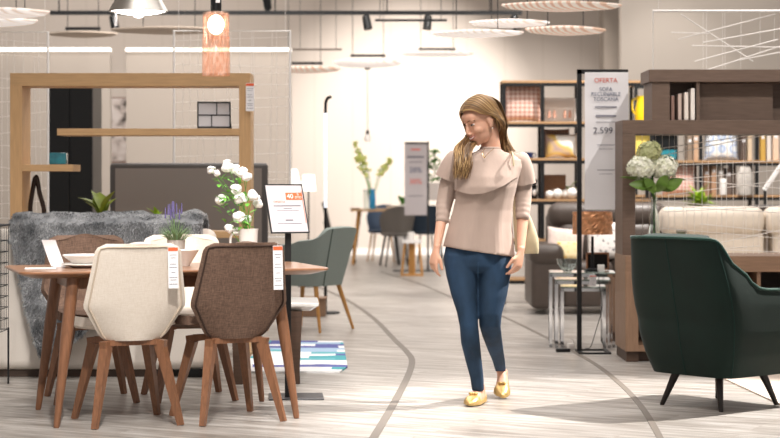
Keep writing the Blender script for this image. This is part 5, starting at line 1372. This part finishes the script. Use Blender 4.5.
foot_loft(body, FA, skin_tab); foot_loft(body, FB, skin_tab)
def pt(fr, t, z, x=0.): return fr[0] + fr[1] * (fr[4] * t) + fr[3] * z + fr[2] * x - wo
body.tube([pt(FA, .22, .03), pt(FA, .22, .075), Q(478.2, 385, .06) - wo, Q(475, 362, .03) - wo, Q(470, 335, -.04) - wo, Q(463, 300, -.03) - wo, Q(463, 262, .02) - wo], [.030, .031, .030, .036, .038, .045, .055], 18)
body.tube([pt(FB, .2, .03), pt(FB, .2, .07), Q(500.8, 370, .40) - wo, Q(497, 352, .28) - wo, Q(491, 330, .04) - wo, Q(492, 300, -.02) - wo, Q(493, 262, .02) - wo], [.030, .031, .028, .033, .040, .045, .055], 18)
bo = body.build('body', m_skin, wm, weld=False); remesh(bo, .0040, 9)

# ---- face
def eye(sx):
    c = hl(sx * .030, .0740, .008)
    m_ = MB(); m_.sph(c, (.0115 * HS, .0105 * HS, .0040 * HS), 14, 10, HR); m_.build('eye', M('eye_white', '#ece4de', .25) if sx < 0 else bpy.data.materials['eye_white'], wm)
    m_ = MB(); m_.sph(hl(sx * .030 + .001, .0832, .0065), (.0052, .0025, .0032), 10, 8, HR); m_.build('iris', M('iris_brown', '#3a2c22', .2) if sx < 0 else bpy.data.materials['iris_brown'], wm)
    m_ = MB(); m_.tube([hl(sx * .030 + q * .0145, .0835 - abs(q) * .007 + (.0 if abs(q) < .9 else -.002), .0108 - .005 * q * q) for q in (-1, -.6, -.2, .2, .6, 1)], [.0014, .0026, .0032, .0032, .0026, .0014], 6); m_.build('eyelashes', M('lash_brown', '#3b2a20', .6) if sx < 0 else bpy.data.materials['lash_brown'], wm)
    m_ = MB(); m_.tube([hl(sx * (.012 + .012 * q), .0905 - .0045 * q - .0012 * q * q, .0285 + .004 * math.sin(q * 1.3)) for q in (0, .8, 1.6, 2.4, 3.0)], [.0018, .0036, .0038, .0030, .0014], 6, flat=[.001, .002, .002, .0018, .001]); m_.build('eyebrow', M('brow_brown', '#6b4a32', .8) if sx < 0 else bpy.data.materials['brow_brown'], wm)
eye(-1); eye(1)
m_ = MB(); m_.tube([hl(q * .0195, .0945 - .009 * q * q, -.058 + .0085 * q * q) for q in (-1, -.7, -.35, 0, .35, .7, 1)], [.001, .0036, .0050, .0056, .0050, .0036, .001], 8, flat=[.001, .002, .0025, .0025, .0025, .002, .001]); m_.build('teeth', m_teeth, wm)
m_ = MB(); m_.tube([hl(q * .026, .0945 - .013 * q * q, -.0525 + .0095 * q * q - .001 * math.cos(q * 6)) for q in (-1, -.6, -.3, 0, .3, .6, 1)], [.0012, .0022, .0028, .0026, .0028, .0022, .0012], 8)
m_.tube([hl(q * .025, .0945 - .013 * q * q, -.0640 + .014 * q * q) for q in (-1, -.6, -.3, 0, .3, .6, 1)], [.0012, .0026, .0036, .004, .0036, .0026, .0012], 8); m_.build('lips', m_lip, wm)
m_ = MB(); m_.sph(hl(-.078, .002, -.046), .0038, 10, 8); m_.build('earring', M('pearl', '#f3efe9', .2), wm)
m_ = MB(); m_.tube([Vector(p) - wo for p in smooth_path([Q(485, 148.5, -.045), Q(482.5, 153, -.075), Q(484.5, 157, -.085), Q(488, 153.5, -.085), Q(494, 148.5, -.045)], 5)], .0012, 5); m_.sph(Q(484.5, 157.5, -.088) - wo, .004, 8, 6); m_.build('necklace', M('gold_chain', '#c9a460', .25, .9), wm)

# ---- hair
hair = MB(); rh = random.Random(4)
def lockpath(keys): return smooth_path(keys, 4)
def lock(keys, r):
    P = lockpath(keys); n = len(P)
    hair.tube(P, [r * (.55 + .45 * min(1, 4 * k / n)) * (1 - max(0, (k / (n - 1) - .7) / .3) * .85) for k in range(n)], 6, flat=[.6 * r * (1 - .5 * k / n) for k in range(n)])
# cap over the skull
def cap(u, v):
    a = (u * 2 - 1) * PI                        # 0 forward, + her right
    low = interp([(0, 48), (.35, 50), (.75, 44), (1.05, 34), (1.35, 18), (1.7, -24), (2.2, -42), (3.15, -46)], abs(a))
    e = R(lerp(low, 90, v)); c = math.cos(e)
    return hl(.079 * c * math.sin(a), -.012 + .099 * c * math.cos(a), .034 + .0875 * math.sin(e))
hair.sheet(cap, 60, 16, .008)
def sk(y, phi, g=1.0):                          # a point just above the skull, phi from the parting to the side
    q = math.sqrt(max(.03, 1 - ((y + .012) / .110) ** 2))
    return hl(.0855 * g * math.sin(R(phi)) * q, y, .034 + .0955 * g * math.cos(R(phi)) * q)
for i in range(300):                            # near side: swept back over the ear, down behind the shoulder
    t = rh.random() ** .8; j = lambda s: rh.uniform(-s, s)
    y0 = lerp(.082, -.098, t); g = 1 + j(.025)
    yb = lerp(.014, -.100, t)
    keys = [sk(y0, -4, g), sk(lerp(y0, yb, .12), -30, g), sk(lerp(y0, yb, .36), -56, g), sk(lerp(y0, yb, .78), -84, g)]
    k3 = hl(-.088 + .036 * t ** 2 + j(.004), lerp(-.030, -.102, t) + j(.006), lerp(.006, -.02, t))
    k4 = hl(-.084 + .05 * t ** 2 + j(.005), lerp(-.055, -.105, t) + j(.007), lerp(-.055, -.07, t))
    ex = rh.random()
    k5 = Q(lerp(495, 507, ex) + j(1.5), 139 + j(2), lerp(.07, .14, rh.random())) - wo
    k6 = Q(lerp(492, 515, ex) + j(2), lerp(152, 155, ex) + j(4), lerp(.06, .15, rh.random())) - wo
    lock(keys + [k3, k4, k5, k6], rh.uniform(.0026, .0046))
for i in range(110):                            # back of the head
    j = lambda s: rh.uniform(-s, s); x = rh.uniform(-.06, .08)
    k1 = hl(x * .2, -.05, .126); k2 = hl(x * .8, -.118, .06 + j(.01)); k3 = hl(x, -.118, -.02); k4 = hl(x, -.10, -.09)
    k5 = Q(lerp(482, 505, rh.random()), 150 + j(4), .15) - wo
    lock([k1, k2, k3, k4, k5], rh.uniform(.0035, .006))
for i in range(230):                            # far side: falls beside the cheek and over the front of the shoulder
    t = rh.random(); j = lambda s: rh.uniform(-s, s)
    y0 = lerp(.083, -.06, t); g = 1 + j(.025); ye = lerp(.060, -.04, t)
    keys = [sk(y0, -2, g), sk(lerp(y0, ye, .3), 30, g), sk(lerp(y0, ye, .6), 58, g), sk(ye, 86, g)]
    k4 = hl(.093 + j(.005), lerp(.040, -.03, t) + j(.006), -.045)
    ex = rh.random(); dd = rh.uniform(-.11, -.075)
    k5 = Q(lerp(456, 468, ex) + j(1.2), 148 + j(2), .0 + j(.02)) - wo; k6 = Q(lerp(454.5, 472, ex) + j(1.5), 160 + j(3), dd) - wo; k7 = Q(lerp(453.5, 468, ex) + j(1.5), 174 + j(6), dd - .02) - wo
    lock(keys + [k4, k5, k6, k7], rh.uniform(.0026, .0044))
for i in range(26):                             # near-side strands in front of the neck, falling to the chest
    j = lambda s: rh.uniform(-s, s); ex = rh.random()
    k1 = hl(-.05, -.06, -.07); k2 = Q(lerp(474, 480, ex), 149 + j(2), -.06) - wo
    lock([hl(.03 + j(.02), -.02, -.08), Q(lerp(466, 474, ex), 146 + j(2), -.05) - wo, Q(lerp(463, 471, ex), 157 + j(3), -.105) - wo, Q(lerp(461, 468, ex), 169 + j(5), -.115) - wo], rh.uniform(.004, .0065))
ho = hair.build('hair', m_hair, wm, angle=80, weld=False)

# ---- blouse
top = MB()
HT = .17
rows = [(490, 148.0, 9.5, .062, .03, .0), (490, 151.5, 14, .07, .03, 0), (489.5, 155, 25, .082, .03, 0), (489, 160, 34, .098, .03, 0), (489, 167, 34, .112, .025, 0), (488, 177, 31, .128, .012, 0), (486.5, 187, 30, .134, .005, 0), (484.5, 198, 29.3, .126, .01, 0), (482.5, 210, 29.8, .120, .015, 0), (481, 222, 31, .122, .015, -.02), (480, 236, 33.2, .128, .015, -.07), (479.5, 249.5, 35.2, .134, .015, -.14), (479.5, 251.5, 35.2, .134, .015, -.15)]
rings = []
for i, (cx_, cy_, hw, hd_, dd, tl_) in enumerate(rows):
    r_ = ell(Q(cx_, cy_, dd), hw * mm_, hd_, 48, tl_)
    if i >= 5:                                  # loose folds towards the hem
        am = .004 + .011 * (i - 5) / 7
        r_ = [Vector((p.x, p.y, p.z)) + (Vector((p.x + wo.x - Q(cx_, cy_, dd).x, p.y + wo.y - PD - dd, 0)).normalized()) * am * math.sin(k * .9 + i * .35) * (.6 + .4 * math.sin(k * .37)) for k, p in enumerate(r_)]
    rings.append(r_)
top.loft(rings)
def sleeve(pts, rad, seed):
    P = [Vector(p) - wo for p in smooth_path(pts, 10)]; n = len(P); rr = []
    for k in range(n):
        t = k / (n - 1); r0 = interp([(i / (len(rad) - 1), r) for i, r in enumerate(rad)], t)
        rr.append(r0 + (.0028 * math.sin(t * 62 + seed) * max(0, (t - .45)) * 1.8))
    top.tube(P, rr, 20)
sleeve([Q(458.5, 161, .03), Q(450, 180, .05), Q(445.5, 198, .045), Q(443.2, 210, .02), Q(441.6, 223, -.01)], [.052, .050, .046, .040, .031], 0)
sleeve([Q(518.5, 163, .05), Q(522, 180, .07), Q(523.2, 196, .065), Q(523, 208, .045), Q(522.2, 219.5, .02)], [.055, .052, .045, .041, .035], 1)
bt = top.build('blouse', m_blouse, wm, weld=False); remesh(bt, .0055, 3)
# flounce across the chest
def surf_y(x, y):                               # front surface of the torso loft at a pixel row
    hw = interp([(r[1], r[2]) for r in rows], y); hd_ = interp([(r[1], r[3]) for r in rows], y); cx_ = interp([(r[1], r[0]) for r in rows], y); dd = interp([(r[1], r[4]) for r in rows], y)
    q = min(.985, abs((x - cx_) / hw)); return dd - hd_ * math.sqrt(1 - q * q)
def edge_y(x): return interp([(452, 189), (460, 192), (472, 194.5), (483, 193.5), (494, 190), (504, 185.5), (514, 179), (520, 176)], x)
def floun(u, v):
    e = lerp(454.5, 518.5, u); x = lerp(lerp(474, 507, u), e, min(1, v * 1.6)); y = lerp(154, edge_y(e), v)
    return Q(x, y, surf_y(x, y) - .006 - .016 * v ** 2 - .004 * math.sin(u * 17) * v) - wo
MB().sheet(floun, 44, 22, .004).build('chest_flounce', m_blouse, wm, angle=80)
def sl_floun(pts, ra, rb, low):
    P = [Vector(p) - wo for p in smooth_path(pts, 6)]; n = len(P)
    def fn(u, v):
        k = v * (n - 1); i = min(int(k), n - 2); c = P[i].lerp(P[i + 1], k - i); t = (P[i + 1] - P[i]).normalized()
        a = Vector((0, -1, 0)); a = (a - t * a.dot(t)).normalized(); b = t.cross(a); r = lerp(ra, rb, v ** .8) * (1 + .05 * math.sin(u * 2 * PI * 5) * v)
        if v < .3: r *= math.sqrt(max(.001, 1 - ((.3 - v) / .3) ** 2))
        return c + (a * math.cos(u * 2 * PI) + b * math.sin(u * 2 * PI)) * r
    MB().sheet(fn, 40, 14, .004).build('sleeve_flounce', m_blouse, wm, angle=80)
sl_floun([Q(462, 154.5, .03), Q(453.5, 166, .04), Q(448.0, 179, .05)], .056, .064, 0)
sl_floun([Q(515, 154.5, .05), Q(521, 168, .06), Q(524.0, 184, .07)], .058, .062, 0)
MB().tube([p for p in ell(Q(490, 148.2, .03), 9.2 * mm_, .058, 30)], .007, 8, closed=True).build('collar', m_blouse, wm)

# ---- jeans
jn = MB()
jn.loft([ell(Q(a, b, dd), hw * mm_, hd_, 32) for a, b, dd, hw, hd_ in ((478.5, 240, .02, 30, .105), (478, 248, .02, 33, .115), (477.5, 258, .02, 34.3, .120), (477.5, 266, .02, 33.5, .115), (478, 272, .02, 30, .09))])
limb(jn, [(461, 254, .02, 17, 19), (461.2, 264, .01, 17, 18.5), (462.2, 276, -.005, 16, 17), (463.8, 294, -.03, 13, 14.5), (467, 312, -.05, 10.3, 12), (469, 326, -.06, 9.4, 10.6), (470.5, 343, -.03, 9.6, 10.5), (473.5, 360, .01, 8.4, 9.2), (476.8, 377, .04, 6.9, 7.4), (478.2, 391, .055, 6.2, 6.6)])
limb(jn, [(494.5, 254, .02, 17.5, 19), (494.6, 264, .01, 17.2, 18.5), (494.2, 277, .0, 16.2, 17), (492.6, 296, -.02, 14.4, 15), (490.2, 314, -.03, 11.8, 12.6), (490, 326, -.01, 10.8, 11.6), (492.2, 337, .06, 9.9, 11), (495.6, 350, .18, 8.3, 9.6), (498.8, 361, .30, 6.8, 8), (500.8, 371.5, .40, 5.7, 6.2)])
jo = jn.build('jeans', m_denim, wm, weld=False); remesh(jo, .0055, 14)
m_stitch = M('stitch', '#2c4a66', .8)
MB().tube([Q(478, 262, -.105) - wo, Q(478, 270, -.10) - wo, Q(478, 278, -.075) - wo], .002, 5).build('fly_seam', m_stitch, wm)

# ---- ballet flats
for fr in (FA, FB):
    m_ = MB(); foot_loft(m_, fr, shoe_tab, -.003, 24); so_ = m_.build('ballet_flat', m_gold, wm)
    m_ = MB(); c = pt(fr, .70, .052)
    for s in (-1, 1): m_.sph(c + fr[2] * (s * .013), (.013, .007, .008), 10, 8, Matrix((fr[2], fr[1], fr[3])).transposed())
    m_.sph(c, .0075, 8, 6); m_.build('bow', m_gold, so_)

# ---- shoulder bag
bg_ = thing('shoulder_bag', 'beige leather tote bag hanging from the woman\'s shoulder behind her arm', 'bag', Q(529, 252, .24))
bo_ = Vector(bg_.location)
m_bag = M('beige_leather', '#cdbf9d', .5, var=.04, scale=20)
m_ = MB(); rr_ = []
for y, cc, hw, hd_ in ((253.5, 528, 10.6, .030), (251, 527, 12.2, .040), (238, 526.3, 12.3, .038), (222, 523, 10, .030), (205, 519, 6.6, .020), (193, 516, 3, .012)):
    c = Q(cc, y, .235); rr_.append([Vector((c.x + hw * mm_ * math.copysign(abs(math.cos(a)) ** .6, math.cos(a)), c.y + hd_ * math.copysign(abs(math.sin(a)) ** .6, math.sin(a)), c.z)) - bo_ for a in [2 * PI * k / 28 for k in range(28)]])
m_.loft(rr_); m_.build('bag_body', m_bag, bg_)
for dd in (-.0, .03):
    MB().tube([Vector(p) - bo_ for p in smooth_path([Q(516.5, 194, .225 + dd), Q(515, 184, .215), Q(513.5, 168, .165), Q(512, 156.5, .10), Q(511.5, 152, .05 - dd), Q(512.8, 156, -.05 - dd), Q(513.8, 166, -.075 - dd)], 6)], .0032, 6, flat=.006).build('strap', m_bag, bg_)
# ================================================================ light and camera
sc = bpy.context.scene
w = bpy.data.worlds.new('store_ambient'); sc.world = w; w.use_nodes = True
bg = w.node_tree.nodes['Background']; bg.inputs['Color'].default_value = lin('#fffaf6') + [1]; bg.inputs['Strength'].default_value = .42
def area(name, loc, size, energy, rot=(0, 0, 0), col='#fffaf6', sy=None):
    l = bpy.data.lights.new(name, 'AREA'); l.energy = energy; l.size = size; l.color = lin(col)
    if sy: l.shape = 'RECTANGLE'; l.size_y = sy
    o = bpy.data.objects.new(name, l); C.objects.link(o); o.location = loc; o.rotation_euler = rot; return o
def spot(name, loc, target, energy, ang=50, blend=.6, col='#fff9f3', rad=.06):
    l = bpy.data.lights.new(name, 'SPOT'); l.energy = energy; l.spot_size = R(ang); l.spot_blend = blend; l.color = lin(col); l.shadow_soft_size = rad
    o = bpy.data.objects.new(name, l); C.objects.link(o); o.location = loc
    o.rotation_euler = (Vector(target) - Vector(loc)).to_track_quat('-Z', 'Y').to_euler(); return o
area('ceiling_light_front', (0, 9, 5.1), 5, 170, sy=5)
area('ceiling_light_middle', (.5, 16, 5.1), 7, 420, sy=6)
area('ceiling_light_rear', (1, 24, 5.1), 9, 250, sy=7)
spot('spot_table', (-.5, 5.2, 3.9), (-1.1, 9.4, .6), 650, 30)
spot('spot_aisle', (1.0, 7.4, 4.7), (.45, 9.9, .9), 420, 40)
spot('spot_armchair', (4.0, 10.5, 4.7), (1.35, 9.7, .1), 3000, 36, .6, rad=.04)
spot('spot_wall', (1.2, 25.5, 4.8), (.2, 30, 2.0), 2100, 54, .9)
spot('spot_panel', (4.0, 24.0, 5.0), (4.0, 26.5, 2.6), 120, 40, .8)
spot('spot_sofa', (3.2, 12.9, 5.0), (3.1, 14.9, .8), 330, 60, .7)
spot('spot_books', (3.0, 16.0, 5.0), (2.6, 19.0, 1.2), 900, 80, .7)
spot('spot_wall_left', (-4.5, 25, 4.9), (-5, 30, 3.2), 500, 110, .9)
spot('spot_shelf_wall', (2.6, 25, 4.9), (2.0, 30, 1.0), 800, 50, .9)
spot('spot_left_floor', (-.6, 6.6, 4.9), (-1.2, 8.9, 0), 520, 56, .8)
spot('spot_unit', (3.4, 8.4, 4.9), (2.35, 12.2, 1.5), 420, 34)
spot('spot_partition', (-2.5, 16.6, 5.0), (-2.4, 20, 2.6), 420, 80, .9)
spot('spot_sofa_left', (-2.0, 8.6, 4.9), (-2.0, 11.1, .6), 260, 50, .7)
cam = bpy.data.cameras.new('camera'); cam.lens = 85; cam.sensor_width = 36; cam.shift_y = -37 / 780; cam.clip_end = 200
co = bpy.data.objects.new('camera', cam); C.objects.link(co); co.location = (0, 0, H); co.rotation_euler = (PI / 2, 0, 0)
cam.dof.use_dof = True; cam.dof.focus_distance = 9.7; cam.dof.aperture_fstop = 3.0
sc.camera = co
sc.view_settings.view_transform = 'Standard'; sc.view_settings.look = 'None'; sc.view_settings.gamma = 1; sc.view_settings.exposure = .18
sc.view_settings.use_curve_mapping = False
sc.cycles.use_denoising = True
sc.cycles.max_bounces = 8; sc.cycles.sample_clamp_indirect = 6
bpy.context.view_layer.update()
